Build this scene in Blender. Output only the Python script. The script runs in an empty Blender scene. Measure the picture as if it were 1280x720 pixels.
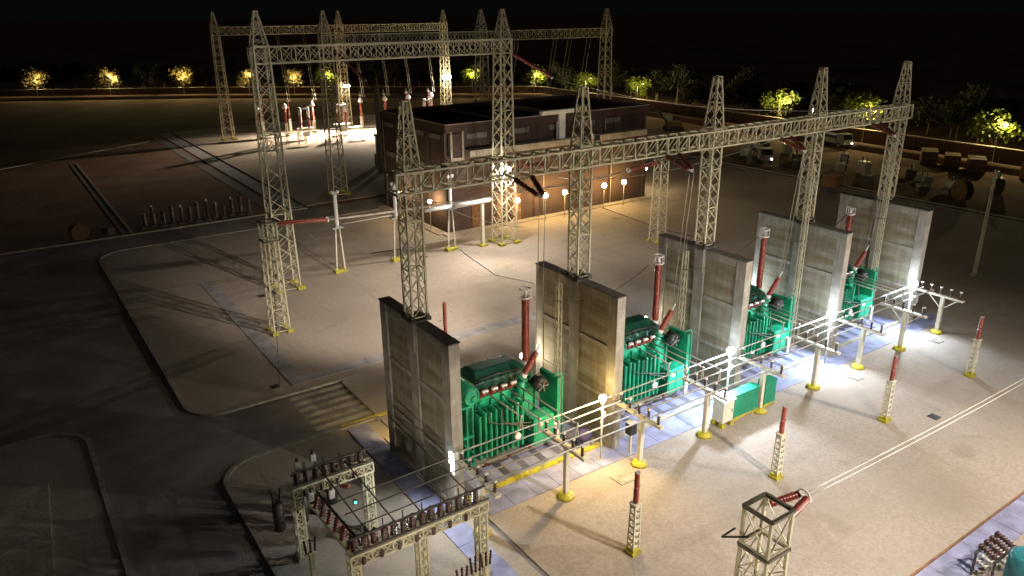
import bpy, bmesh, math, random
from mathutils import Vector, Matrix
random.seed(7)
C = bpy.context.scene.collection
V = Vector
PI = math.pi
sc = bpy.context.scene

# ------------------------------------------------------------------ materials
def new_mat(name):
    m = bpy.data.materials.new(name); m.use_nodes = True
    nt = m.node_tree; nt.nodes.clear()
    out = nt.nodes.new('ShaderNodeOutputMaterial')
    return m, nt, out

def mat(name, c1, c2=None, rough=.7, metal=0., scale=3., detail=6., stretch=(1, 1, 1), bump=0., bscale=None,
        c3=None, scale3=.4, lo=.35, hi=.65, spec=.5, streak=0.):
    """principled surface whose colour wanders between c1, c2 (fine) and c3 (broad patches)"""
    m, nt, out = new_mat(name)
    N, L = nt.nodes.new, nt.links.new
    b = N('ShaderNodeBsdfPrincipled'); L(b.outputs[0], out.inputs[0])
    b.inputs['Roughness'].default_value = rough; b.inputs['Metallic'].default_value = metal
    b.inputs['Specular IOR Level'].default_value = spec
    tc = N('ShaderNodeTexCoord'); mp = N('ShaderNodeMapping'); mp.inputs['Scale'].default_value = stretch
    L(tc.outputs['Object'], mp.inputs[0])
    n = N('ShaderNodeTexNoise'); n.inputs['Scale'].default_value = scale; n.inputs['Detail'].default_value = detail
    L(mp.outputs[0], n.inputs[0])
    r = N('ShaderNodeValToRGB'); r.color_ramp.elements[0].position = lo; r.color_ramp.elements[1].position = hi
    r.color_ramp.elements[0].color = (*c1, 1); r.color_ramp.elements[1].color = (*(c2 or c1), 1)
    L(n.outputs['Fac'], r.inputs[0]); col = r.outputs[0]
    if c3:
        n3 = N('ShaderNodeTexNoise'); n3.inputs['Scale'].default_value = scale3; n3.inputs['Detail'].default_value = 5
        L(mp.outputs[0], n3.inputs[0])
        r3 = N('ShaderNodeValToRGB'); r3.color_ramp.elements[0].position = .45; r3.color_ramp.elements[1].position = .68
        L(n3.outputs['Fac'], r3.inputs[0])
        mx = N('ShaderNodeMix'); mx.data_type = 'RGBA'
        L(r3.outputs[0], mx.inputs[0]); L(col, mx.inputs[6]); mx.inputs[7].default_value = (*c3, 1); col = mx.outputs[2]
    if streak:                       # rain streaks and grime running down the face
        m2 = N('ShaderNodeMapping'); m2.inputs['Scale'].default_value = (3.2, 3.2, .22); L(tc.outputs['Object'], m2.inputs[0])
        n4 = N('ShaderNodeTexNoise'); n4.inputs['Scale'].default_value = 1.6; n4.inputs['Detail'].default_value = 8; L(m2.outputs[0], n4.inputs[0])
        r4 = N('ShaderNodeValToRGB'); r4.color_ramp.elements[0].position = .40; r4.color_ramp.elements[1].position = .60
        r4.color_ramp.elements[0].color = (.50, .45, .38, 1); r4.color_ramp.elements[1].color = (1, 1, 1, 1); L(n4.outputs['Fac'], r4.inputs[0])
        m4 = N('ShaderNodeMix'); m4.data_type = 'RGBA'; m4.blend_type = 'MULTIPLY'; m4.inputs[0].default_value = streak
        L(col, m4.inputs[6]); L(r4.outputs[0], m4.inputs[7]); col = m4.outputs[2]
    L(col, b.inputs['Base Color'])
    if bump:
        nb = N('ShaderNodeTexNoise'); nb.inputs['Scale'].default_value = bscale or scale * 4; nb.inputs['Detail'].default_value = 4
        L(mp.outputs[0], nb.inputs[0])
        bp = N('ShaderNodeBump'); bp.inputs['Strength'].default_value = bump; bp.inputs['Distance'].default_value = .05
        L(nb.outputs['Fac'], bp.inputs['Height']); L(bp.outputs[0], b.inputs['Normal'])
    return m

def add_ruts(m):
    nt = m.node_tree; N, L = nt.nodes.new, nt.links.new
    b = next(n for n in nt.nodes if n.type == 'BSDF_PRINCIPLED'); src = b.inputs['Base Color'].links[0].from_socket
    tc = N('ShaderNodeTexCoord'); col = src
    for st, sc_, lo, hi, f, dark in (((.035, 1.1, 1), .9,   .54, .66, .32, (.80, .78, .76)), ((1.1, .03, 1), .7, .56, .68, .26, (.82, .80, .78)), ((1, 1, 1), .38, .60, .70, .45, (.72, .70, .68))):
        mp = N('ShaderNodeMapping'); mp.inputs['Scale'].default_value = st; L(tc.outputs['Object'], mp.inputs[0])
        n = N('ShaderNodeTexNoise'); n.inputs['Scale'].default_value = sc_; n.inputs['Detail'].default_value = 7; n.inputs['Distortion'].default_value = .4; L(mp.outputs[0], n.inputs[0])
        r = N('ShaderNodeValToRGB'); r.color_ramp.elements[0].position = lo; r.color_ramp.elements[1].position = hi
        r.color_ramp.elements[0].color = (1, 1, 1, 1); r.color_ramp.elements[1].color = (*dark, 1); L(n.outputs['Fac'], r.inputs[0])
        mx = N('ShaderNodeMix'); mx.data_type = 'RGBA'; mx.blend_type = 'MULTIPLY'; mx.inputs[0].default_value = f
        L(col, mx.inputs[6]); L(r.outputs[0], mx.inputs[7]); col = mx.outputs[2]
    L(col, b.inputs['Base Color'])

def emit(name, col, s):
    m, nt, out = new_mat(name)
    e = nt.nodes.new('ShaderNodeEmission'); e.inputs[0].default_value = (*col, 1); e.inputs[1].default_value = s
    nt.links.new(e.outputs[0], out.inputs[0]); return m

M = {}
M['gravel'] = mat('crushed_gravel', (.335, .28, .232), (.42, .357, .298), .95, scale=7, detail=14, bump=.5, bscale=22, c3=(.325, .272, .222), scale3=.11, spec=.1)
add_ruts(M['gravel'])
M['dirt'] = mat('bare_red_soil', (.17, .10, .066), (.25, .155, .105), 1, scale=.15, detail=12, bump=.8, bscale=1.2, c3=(.13, .085, .062), scale3=.03, spec=.1)
M['road'] = mat('worn_asphalt', (.21, .18, .165), (.29, .255, .235), .95, scale=.5, detail=12, bump=.4, bscale=10, c3=(.16, .14, .13), scale3=.16, spec=.2)
add_ruts(M['road'])
M['slab'] = mat('bluish_concrete_slab', (.235, .24, .37), (.345, .35, .52), .8, scale=.9, detail=10, bump=.2, bscale=14, c3=(.20, .202, .29), scale3=.8, spec=.3)
M['slabdark'] = mat('dark_channel_cover', (.10, .10, .15), (.14, .14, .20), .8, scale=2)
M['panelgrey'] = mat('dusty_grey_panel', (.20, .165, .14), (.27, .225, .19), .8, scale=2, streak=.4)
M['umber'] = mat('weathered_umber_steel', (.11, .09, .06), (.17, .145, .10), .7, scale=5)
M['slabgrey'] = mat('grey_trench_cover', (.27, .255, .26), (.36, .34, .345), .85, scale=.9, detail=10, bump=.2, bscale=14, c3=(.235, .22, .22), scale3=.8, spec=.2)
M['kerb'] = mat('kerb_concrete', (.26, .23, .19), (.38, .34, .28), .9, scale=2, bump=.3, spec=.2)
M['cream'] = mat('cream_road_paint', (.39, .35, .26), (.50, .45, .34), .8, scale=3, c3=(.24, .215, .165), scale3=1.2)
M['yellow'] = mat('yellow_safety_paint', (.50, .44, .02), (.62, .56, .04), .6, scale=6, c3=(.30, .26, .10), scale3=2.2, streak=.4)
M['conc'] = mat('cast_concrete', (.33, .30, .255), (.46, .425, .37), .9, scale=1.3, detail=10, bump=.3, bscale=12, c3=(.29, .26, .22), scale3=.5, spec=.2, streak=.3)
M['stain'] = mat('stained_concrete_panel', (.235, .20, .135), (.41, .375, .30), .9, scale=.55, detail=12, stretch=(1, .35, 2.6), bump=.3, bscale=8, c3=(.24, .19, .115), scale3=.45, spec=.2, streak=.35)
M['darkconc'] = mat('weathered_unlit_concrete', (.11, .10, .09), (.17, .155, .14), .95, scale=3)  # dark tone also stands for the unlit tops of the fire walls
M['steel'] = mat('galvanised_steel', (.56, .515, .345), (.68, .63, .45), .5, .05, scale=5, c3=(.46, .42, .28), scale3=.6)
M['greysteel'] = mat('grey_steel', (.33, .33, .31), (.46, .46, .43), .5, .3, scale=5)
M['darksteel'] = mat('dark_steel', (.05, .047, .043), (.085, .08, .072), .6, .3, scale=5)
M['tube'] = mat('aluminium_tube', (.42, .40, .355), (.52, .50, .45), .45, .4, scale=3)
M['white'] = mat('white_paint', (.70, .69, .66), (.80, .79, .76), .5, scale=3, c3=(.64, .62, .57), scale3=.8)
M['creampaint'] = mat('cream_steel_paint', (.62, .58, .46), (.72, .68, .56), .5, scale=3, c3=(.54, .49, .38), scale3=1.1)
M['red'] = mat('red_brown_porcelain', (.20, .036, .024), (.29, .055, .036), .28, scale=4)
M['brown'] = mat('dark_brown_porcelain', (.045, .022, .018), (.075, .034, .027), .3, scale=5)
M['darkred'] = mat('dark_red_porcelain', (.11, .020, .016), (.16, .03, .024), .35, scale=5)
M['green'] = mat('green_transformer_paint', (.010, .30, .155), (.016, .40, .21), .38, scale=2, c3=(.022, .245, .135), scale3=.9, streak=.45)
M['panelgreen'] = mat('green_panel_paint', (.012, .22, .12), (.018, .28, .155), .45, scale=2)
M['black'] = mat('black_enamel', (.012, .012, .012), (.03, .029, .027), .5, scale=5)
M['teal'] = mat('teal_tank_paint', (.02, .14, .17), (.03, .19, .22), .4, scale=3)
M['roof'] = mat('bitumen_roof', (.010, .009, .011), (.022, .020, .022), .95, scale=1.2, detail=10, bump=.3, spec=.1)
M['beige'] = mat('beige_render', (.40, .345, .28), (.50, .44, .36), .9, scale=1.5, c3=(.34, .29, .23), scale3=.5, streak=.5)
M['rust'] = mat('rusty_sheet', (.16, .075, .035), (.26, .13, .06), .8, scale=2)
M['timber'] = mat('crate_timber', (.11, .065, .036), (.16, .095, .054), .9, scale=2, stretch=(1, 1, 5))
M['wire'] = mat('stranded_conductor', (.33, .31, .27), (.42, .40, .35), .5, .5, scale=6)
M['bark'] = mat('pale_bark', (.24, .19, .12), (.34, .28, .18), .95, scale=6, stretch=(1, 1, .3))
M['glassdark'] = mat('dark_glass', (.02, .022, .025), (.03, .032, .035), .1, scale=3)
M['tarp'] = mat('navy_tarpaulin', (.035, .03, .10), (.06, .05, .16), .7, scale=4)
M['truckwhite'] = mat('dusty_white_paint', (.20, .19, .175), (.27, .26, .24), .5, scale=2)
M['tyre'] = mat('tyre_rubber', (.015, .015, .015), (.03, .03, .03), .9)
M['warm_globe'] = emit('warm_globe_glow', (1, .68, .26), 240)
M['small_globe'] = emit('small_warm_bulb_glow', (1, .74, .40), 420)
M['flood_warm'] = emit('warm_flood_glass_glow', (1, .84, .58), 160)
M['flood_cool'] = emit('cool_lamp_glow', (.72, .86, 1), 95)
M['lamp_warm'] = emit('warm_lamp_glow', (1, .70, .28), 220)
M['lamp_soft'] = emit('soft_lamp_glow', (1, .88, .70), 160)
M['tower_flood'] = emit('tower_flood_glow', (1, .92, .8), 2200)
M['unlit_green'] = mat('unlit_green_enamel', (.008, .06, .038), (.014, .09, .056), .4, scale=3, streak=.4)  # transformer green darkened for the top that gets no light
M['led'] = emit('green_pilot_light_glow', (.1, 1, .75), 6)
M['headlamp'] = emit('vehicle_lamp_glow', (1, .97, .9), 8)

def brick_mat():
    m, nt, out = new_mat('brown_brickwork'); N, L = nt.nodes.new, nt.links.new
    b = N('ShaderNodeBsdfPrincipled'); L(b.outputs[0], out.inputs[0]); b.inputs['Roughness'].default_value = .9
    tc = N('ShaderNodeTexCoord'); mp = N('ShaderNodeMapping'); mp.inputs['Rotation'].default_value = (PI/2, 0, 0)
    sep = N('ShaderNodeSeparateXYZ'); L(tc.outputs['Object'], sep.inputs[0])
    ad = N('ShaderNodeMath'); ad.operation = 'ADD'; L(sep.outputs[0], ad.inputs[0]); L(sep.outputs[1], ad.inputs[1])
    cb = N('ShaderNodeCombineXYZ'); L(ad.outputs[0], cb.inputs[0]); L(sep.outputs[2], cb.inputs[1])
    t = N('ShaderNodeTexBrick'); L(cb.outputs[0], t.inputs['Vector']); t.inputs['Scale'].default_value = 1.6
    t.inputs['Color1'].default_value = (.10, .050, .037, 1); t.inputs['Color2'].default_value = (.075, .038, .029, 1)
    t.inputs['Mortar'].default_value = (.12, .085, .067, 1); t.inputs['Mortar Size'].default_value = .03
    n = N('ShaderNodeTexNoise'); n.inputs['Scale'].default_value = .5; n.inputs['Detail'].default_value = 8; L(tc.outputs['Object'], n.inputs[0])
    mx = N('ShaderNodeMix'); mx.data_type = 'RGBA'; mx.blend_type = 'MULTIPLY'; mx.inputs[0].default_value = .6
    L(t.outputs[0], mx.inputs[6]); L(n.outputs['Fac'], mx.inputs[7])
    L(mx.outputs[2], b.inputs['Base Color']); return m
M['brick'] = brick_mat()

def leaf_mat(name, a, b_):
    m, nt, out = new_mat(name); N, L = nt.nodes.new, nt.links.new
    b = N('ShaderNodeBsdfPrincipled'); b.inputs['Roughness'].default_value = .6
    g = N('ShaderNodeNewGeometry'); r = N('ShaderNodeValToRGB')
    r.color_ramp.elements[0].color = (*a, 1); r.color_ramp.elements[1].color = (*b_, 1)
    L(g.outputs['Random Per Island'], r.inputs[0]); L(r.outputs[0], b.inputs['Base Color'])
    t = N('ShaderNodeBsdfTranslucent'); L(r.outputs[0], t.inputs[0])
    mx = N('ShaderNodeMixShader'); mx.inputs[0].default_value = .35; L(b.outputs[0], mx.inputs[1]); L(t.outputs[0], mx.inputs[2])
    L(mx.outputs[0], out.inputs[0]); return m
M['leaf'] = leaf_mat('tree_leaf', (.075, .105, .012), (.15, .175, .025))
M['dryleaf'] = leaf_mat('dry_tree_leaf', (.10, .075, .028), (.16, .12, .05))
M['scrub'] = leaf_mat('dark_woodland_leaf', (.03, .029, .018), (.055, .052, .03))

# ------------------------------------------------------------------ mesh helpers
class MB:
    def __init__(s): s.v = []; s.f = []; s.sm = []
    def _add(s, vs, fs, smooth=False):
        o = len(s.v); s.v += [tuple(a) for a in vs]; s.f += [tuple(i + o for i in f) for f in fs]; s.sm += [smooth] * len(fs); return s
    def box(s, x0, y0, z0, x1, y1, z1):
        vs = [(x0,y0,z0),(x1,y0,z0),(x1,y1,z0),(x0,y1,z0),(x0,y0,z1),(x1,y0,z1),(x1,y1,z1),(x0,y1,z1)]
        return s._add(vs, [(0,3,2,1),(4,5,6,7),(0,1,5,4),(1,2,6,5),(2,3,7,6),(3,0,4,7)])
    def cbox(s, cx, cy, z0, wx, wy, h): return s.box(cx-wx/2, cy-wy/2, z0, cx+wx/2, cy+wy/2, z0+h)
    def bar(s, p, q, w, h=None):
        p, q = V(p), V(q); d = q - p
        if d.length < 1e-6: return s
        d.normalize(); up = V((0,0,1)) if abs(d.z) < .95 else V((1,0,0))
        a = d.cross(up).normalized(); b = a.cross(d).normalized(); h = h or w; a *= w/2; b *= h/2
        vs = [p-a-b, p+a-b, p+a+b, p-a+b, q-a-b, q+a-b, q+a+b, q-a+b]
        return s._add(vs, [(0,3,2,1),(4,5,6,7),(0,1,5,4),(1,2,6,5),(2,3,7,6),(3,0,4,7)])
    def lathe(s, p, q, prof, n=12):
        """prof: list of (t along p>q in 0..1, radius)"""
        p, q = V(p), V(q); d = q - p; dn = d.normalized(); up = V((0,0,1)) if abs(dn.z) < .95 else V((1,0,0))
        a = dn.cross(up).normalized(); b = a.cross(dn).normalized(); vs = []; fs = []
        for t, r in prof:
            for k in range(n):
                an = 2*PI*k/n; vs.append(p + d*t + a*(r*math.cos(an)) + b*(r*math.sin(an)))
        for i in range(len(prof)-1):
            for k in range(n): fs.append((i*n+k, i*n+(k+1)%n, (i+1)*n+(k+1)%n, (i+1)*n+k))
        s._add(vs, fs, True)
        m = (len(prof)-1)*n; o = len(s.v) - len(vs)
        s.f.append(tuple(o+k for k in range(n))[::-1]); s.f.append(tuple(o+m+k for k in range(n))); s.sm += [False, False]
        return s
    def cyl(s, p, q, r, r2=None, n=12): return s.lathe(p, q, [(0, r), (1, r2 if r2 is not None else r)], n)
    def ins(s, p, q, r, sheds, n=12, core=.62):
        """ribbed insulator"""
        pr = [(0, r*core)]
        for k in range(sheds):
            t0 = (k+.15)/sheds; t1 = (k+.55)/sheds; t2 = (k+.7)/sheds
            pr += [(t0, r*core), (t1, r), (t2, r*core)]
        return s.lathe(p, q, pr + [(1, r*core)], n)
    def sphere(s, c, r, n=10, m=6, sq=(1,1,1)):
        c = V(c); vs = [c + V((0,0,-r*sq[2]))]
        for i in range(1, m):
            th = PI*i/m
            for k in range(n):
                an = 2*PI*k/n; vs.append(c + V((r*sq[0]*math.sin(th)*math.cos(an), r*sq[1]*math.sin(th)*math.sin(an), -r*sq[2]*math.cos(th))))
        vs.append(c + V((0,0,r*sq[2]))); fs = []
        for k in range(n): fs.append((0, 1+(k+1)%n, 1+k)); fs.append((len(vs)-1, len(vs)-1-n+k, len(vs)-1-n+(k+1)%n))
        for i in range(m-2):
            for k in range(n): fs.append((1+i*n+k, 1+i*n+(k+1)%n, 1+(i+1)*n+(k+1)%n, 1+(i+1)*n+k))
        return s._add(vs, fs, True)
    def torus(s, c, R, r, n=16, m=6, axis='z'):
        c = V(c); vs = []; fs = []
        for i in range(n):
            a = 2*PI*i/n
            for j in range(m):
                b = 2*PI*j/m; x = (R+r*math.cos(b))*math.cos(a); y = (R+r*math.cos(b))*math.sin(a); z = r*math.sin(b)
                vs.append(c + (V((x,y,z)) if axis == 'z' else V((x,z,y)) if axis == 'y' else V((z,x,y))))
        for i in range(n):
            for j in range(m): fs.append((i*m+j, ((i+1)%n)*m+j, ((i+1)%n)*m+(j+1)%m, i*m+(j+1)%m))
        return s._add(vs, fs, True)
    def wire(s, p, q, sag=0., r=.02, n=12, sides=5):
        p, q = V(p), V(q); pts = []
        for i in range(n+1):
            t = i/n; a = p.lerp(q, t); a.z -= sag*4*t*(1-t); pts.append(a)
        return s.path(pts, r, sides)
    def path(s, pts, r, sides=6):
        pts = [V(a) for a in pts]; vs = []; fs = []; n = len(pts)
        for i, a in enumerate(pts):
            d = (pts[min(i+1,n-1)] - pts[max(i-1,0)]).normalized(); up = V((0,0,1)) if abs(d.z) < .95 else V((1,0,0))
            x = d.cross(up).normalized(); y = x.cross(d)
            for k in range(sides):
                an = 2*PI*k/sides; vs.append(a + x*(r*math.cos(an)) + y*(r*math.sin(an)))
        for i in range(n-1):
            for k in range(sides): fs.append((i*sides+k, i*sides+(k+1)%sides, (i+1)*sides+(k+1)%sides, (i+1)*sides+k))
        fs.append(tuple(range(sides))[::-1]); fs.append(tuple((n-1)*sides+k for k in range(sides)))
        return s._add(vs, fs, True)
    def lattice(s, P, Q, w0, w1, seg, leg=.09, br=.05, x=True, ring=True, up=(0,0,1), h0=None, h1=None):
        """four-chord truss from P to Q"""
        P, Q = V(P), V(Q); d = (Q-P).normalized(); u = V(up) if abs(d.dot(V(up))) < .9 else V((0,1,0))
        a = u.cross(d).normalized() if abs(d.z) < .9 else V((1,0,0)); b = d.cross(a).normalized()
        h0 = h0 or w0; h1 = h1 or w1
        def cor(t):
            c = P.lerp(Q, t); w = (w0+(w1-w0)*t)/2; h = (h0+(h1-h0)*t)/2
            return [c-a*w-b*h, c+a*w-b*h, c+a*w+b*h, c-a*w+b*h]
        e0, e1 = cor(0), cor(1)
        for k in range(4): s.bar(e0[k], e1[k], leg)
        for i in range(seg):
            c0, c1 = cor(i/seg), cor((i+1)/seg)
            for k in range(4):
                j = (k+1) % 4
                if x == 'one': s.bar(c0[k], c1[j], br, br*.6) if k in (0, 1) else s.bar(c0[j], c1[k], br, br*.6)
                elif x: s.bar(c0[k], c1[j], br, br*.6); s.bar(c0[j], c1[k], br, br*.6)
                else: (s.bar(c0[k], c1[j], br, br*.6) if (i+k) % 2 else s.bar(c0[j], c1[k], br, br*.6))
                if ring and (i % ring == 0): s.bar(c0[k], c0[j], br)
        for k in range(4): s.bar(e1[k], e1[(k+1) % 4], br*1.2); s.bar(e0[k], e0[(k+1) % 4], br*1.2)
        return s
    def sheet(s, pts, z): return s._add([(x, y, z) for x, y in pts], [tuple(range(len(pts)))])
    def build(s, name, m, parent=None, bevel=0.):
        me = bpy.data.meshes.new(name); me.from_pydata(s.v, [], s.f); me.materials.append(M[m] if isinstance(m, str) else m)
        me.polygons.foreach_set('use_smooth', s.sm)
        me.update(); o = bpy.data.objects.new(name, me); C.objects.link(o)
        if parent: o.parent = parent
        if bevel:
            b = o.modifiers.new('edge', 'BEVEL'); b.width = bevel; b.segments = 2; b.limit_method = 'ANGLE'
        return o

def thing(name, label, cat, loc=(0,0,0), rz=0., group=None):
    o = bpy.data.objects.new(name, None); C.objects.link(o); o.location = loc; o.rotation_euler.z = rz; o.empty_display_size = .3
    return tag(o, label, cat, group)
def tag(o, label, cat, group=None):
    o['label'] = label; o['category'] = cat
    if group: o['group'] = group
    return o
def struct(o): o['kind'] = 'structure'; return o
def dup(root, loc, rz=None, label=None):
    r = root.copy(); C.objects.link(r); r.location = loc
    if rz is not None: r.rotation_euler.z = rz
    if label: r['label'] = label
    for ch in list(root.children):
        c = ch.copy(); C.objects.link(c); c.parent = r
        for g in list(ch.children):
            d = g.copy(); C.objects.link(d); d.parent = c
    return r
def one(mb, name, m, label, cat, loc=(0,0,0), rz=0., group=None, bevel=0.):
    o = mb.build(name, m, None, bevel); o.location = loc; o.rotation_euler.z = rz; return tag(o, label, cat, group)
def lamp(name, kind, loc, target, watts, col, radius=.15, cone=140, blend=.6, parent=None):
    l = bpy.data.lights.new(name, kind); l.energy = watts; l.color = col; l.shadow_soft_size = radius
    o = bpy.data.objects.new(name, l); C.objects.link(o); o.location = loc
    if kind == 'SPOT':
        l.spot_size = math.radians(cone); l.spot_blend = blend
        o.rotation_euler = (V(target) - V(loc)).to_track_quat('-Z', 'Y').to_euler()
    if parent: o.parent = parent
    return o

# ------------------------------------------------------------------ site grid (metres; camera stands over the origin)
X0, DX, WT, YB, YF, WH = 15.92, 10.662, .606, 36.04, 28.50, 9.5
WX = [X0 + DX*i for i in range(5)]           # left face of each fire wall
POS = ['nearest', 'second nearest', 'middle', 'second farthest', 'farthest']

# ------------------------------------------------------------------ ground, roads, kerbs
def round_poly(pts, r, n=8):
    """polygon with each listed corner rounded by r[i]"""
    out = []; k = len(pts)
    for i, p in enumerate(pts):
        p = V((*p, 0)); a = V((*pts[i-1], 0)); b = V((*pts[(i+1) % k], 0)); ri = r[i]
        if ri <= 0: out.append((p.x, p.y)); continue
        u = (a-p).normalized(); w = (b-p).normalized(); ang = u.angle(w); t = ri/math.tan(ang/2)
        c = p + (u+w).normalized()*(ri/math.sin(ang/2)); s0 = p+u*t - c; s1 = p+w*t - c
        for j in range(n+1):
            v = s0.lerp(s1, j/n).normalized()*ri; out.append((c.x+v.x, c.y+v.y))
    return out
def kerb(pts, name='kerb', w=.26, h=.15, closed=False, m='kerb'):
    mb = MB(); n = len(pts)
    q = [V((*p, 0)) for p in pts]; L_ = []; R_ = []
    for i in range(n):
        a = q[i-1] if (i > 0 or closed) else q[i]; b = q[(i+1) % n] if (i < n-1 or closed) else q[i]
        d = (b-a).normalized(); nn = V((-d.y, d.x, 0))*w/2; L_.append(q[i]+nn); R_.append(q[i]-nn)
    vs = []
    for i in range(n):
        vs += [L_[i]+V((0,0,-.05)), L_[i]+V((0,0,h)), R_[i]+V((0,0,h)), R_[i]+V((0,0,-.05))]
    fs = []
    for i in range(n if closed else n-1):
        j = (i+1) % n
        for k in range(3): fs.append((i*4+k, j*4+k, j*4+k+1, i*4+k+1))
    mb._add(vs, fs); return struct(mb.build(name, m))

def ground_sheet():
    mb = MB(); N = 70
    def gx(i): t = i/N*2-1; return 100 + (abs(t)**2.2)*(1 if t > 0 else -1)*2500
    def gy(i): t = i/N*2-1; return 120 + (abs(t)**2.2)*(1 if t > 0 else -1)*2500
    for j in range(N+1):
        for i in range(N+1):
            x, y = gx(i), gy(j); d = max(0, math.hypot(x-80, y-110)-190)
            z = -.02 + (min(d, 400)*.004)*(math.sin(x*.01)+math.cos(y*.013)+.6)*.4
            mb.v.append((x, y, z))
    for j in range(N):
        for i in range(N): mb.f.append((j*(N+1)+i, j*(N+1)+i+1, (j+1)*(N+1)+i+1, (j+1)*(N+1)+i)); mb.sm.append(True)
    return struct(mb.build('ground', 'dirt'))
ground_sheet()
# loop road round the yard (sheet 4 mm above the soil)
struct(MB().sheet([(-60, -30), (101, -30), (101, 95.5), (-60, 95.5)], .0).build('road', 'road'))
# gravel yards, each 10 cm above the road
def slabbed(name, pts, m, z1=.08, z0=-.05):
    mb = MB(); n = len(pts)
    mb.v = [(x, y, z1) for x, y in pts] + [(x, y, z0) for x, y in pts]
    mb.f = [tuple(range(n))] + [(i, i+n, (i+1) % n + n, (i+1) % n) for i in range(n)]; mb.sm = [False]*(n+1)
    bm = bmesh.new(); me = bpy.data.meshes.new(name); me.from_pydata(mb.v, [], mb.f); bm.from_mesh(me)
    bmesh.ops.recalc_face_normals(bm, faces=bm.faces); bm.to_mesh(me); bm.free(); me.materials.append(M[m])
    o = bpy.data.objects.new(name, me); C.objects.link(o); return struct(o)
main_yard = round_poly([(7.2, 46.3), (18.3, 46.3), (18.3, 38.2), (17.2, 38.2), (17.2, -20), (99.5, -20), (99.5, 89.4), (7.2, 89.4)], [2.2, 0, 0, 0, 0, 0, 4, 3])
slabbed('gravel_yard', main_yard, 'gravel')
island_r = round_poly([(7.0, -20), (16.9, -20), (16.9, 39.95), (7.0, 39.95)], [0, 0, .4, 2.2])
slabbed('gravel_island', island_r, 'gravel')
island_l = round_poly([(-40, -20), (1.4, -20), (1.4, 49.7), (-40, 49.7)], [0, 0, 2.6, 0])
slabbed('gravel_island', island_l, 'gravel')
far_yard = [(33.5, 97.0), (100, 97.0), (100, 178), (33.5, 178)]
slabbed('gravel_yard', far_yard, 'gravel')
kerb(round_poly([(24, 89.4), (7.2, 89.4), (7.2, 46.3), (18.4, 46.3)], [0, 3, 2.2, 0])[1:] if 0 else [(60, 89.4)] + round_poly([(30, 89.4), (7.2, 89.4), (7.2, 46.3), (18.4, 46.3)], [0, 3, 2.2, 0]))
kerb([(7.0, 5)] + round_poly([(7.0, 5), (7.0, 39.95), (16.9, 39.95), (16.9, 39.5)], [0, 2.2, .3, 0])[1:])
kerb([(1.4, 5)] + round_poly([(1.4, 5), (1.4, 49.7), (-30, 49.7), (-31, 49.7)], [0, 2.6, 0, 0])[1:])
kerb([(-60, 95.6), (33, 95.6)]); kerb([(33.3, 97), (33.3, 178), (100, 178)]); kerb([(99.6, -20), (99.6, 88)])
kerb([(101.2, 95.5), (101.2, -20)])
# concrete channel beyond the left edge of the far yard and dirt boundary strips
struct(MB().box(30.6, 97, -.05, 32.9, 178, .05).build('drain_channel', 'slabgrey'))
struct(MB().box(28.4, 97, -.04, 29.8, 178, .012).build('drain_channel', 'darkconc'))
struct(MB().box(10.9, 97, -.04, 11.7, 150, .03).build('drain_channel', 'darkconc'))
struct(MB().box(11.75, 97, -.04, 12.1, 150, .10).build('kerb', 'kerb'))
mb = MB(); mb.bar((-40, 127, .03), (27, 168, .03), .5, .12); struct(mb.build('path', 'kerb'))
mb = MB(); mb.bar((-4.2, 5, .10), (-2.2, 44, .10), 2.4, .12); struct(mb.build('path', 'beige'))
# concrete strips let into the gravel
def trench(name, x0, y0, x1, y1, z=.12, m='slab', step=1.5):
    """row of concrete cover slabs with narrow joints"""
    mb = MB(); alongx = (x1-x0) > (y1-y0); L_ = (x1-x0) if alongx else (y1-y0); n = max(1, round(L_/step)); g = .014
    for i in range(n):
        a = L_*i/n + g; b = L_*(i+1)/n - g; dz = random.uniform(-.006, .006)
        if alongx: mb.box(x0+a, y0, -.05, x0+b, y1, z+dz)
        else: mb.box(x0, y0+a, -.05, x1, y0+b, z+dz)
    return struct(mb.build(name, m))
trench('trench_cover', 14.0, 48.55, 15.15, 73.0, m='slabgrey'); trench('trench_cover', 14.0, 47.35, 36.0, 48.5, m='slabgrey')
trench('trench_cover', 14.75, -5, 16.05, 39.6); trench('trench_cover', 17.4, 27.4, 62.5, 28.42)
trench('trench_cover', 17.4, 28.44, 62.5, 29.1, z=.115, step=1.5)
trench('trench_cover', 20, 11.15, 75, 12.6)
struct(MB().box(20, 12.62, -.05, 75, 12.72, .16).build('kerb', 'rust'))
for i in range(4):      # transformer pits with slab floor, dark channels and an edge kerb
    x0 = WX[i]+WT+.02; x1 = WX[i+1]-.02
    struct(MB().box(x0, 29.42, -.05, x1, 36.4, .125).build('bay_floor', 'slab'))
    mb = MB()
    for k in range(7): mb.box(x0+.9+k*1.25, 29.7, -.04, x0+1.35+k*1.25, 31.4, .129)
    struct(mb.build('bay_channel', 'slabdark'))
    struct(MB().box(x0, 29.12, -.05, x1, 29.40, .25).build('kerb', 'yellow' if i == 0 else 'cream'))
struct(MB().box(17.0, 38.2, -.05, 62, 46.9, .095).build('service_apron', 'gravel'))
mb = MB()
for k in range(6): y = 40.75 + k*.92; mb.box(13.2, y, -.02, 17.4, y+.45, .006)
struct(mb.build('road_marking', 'cream'))
kerb([(14.6, 40.15), (18.4, 40.15)], m='yellow')
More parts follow.
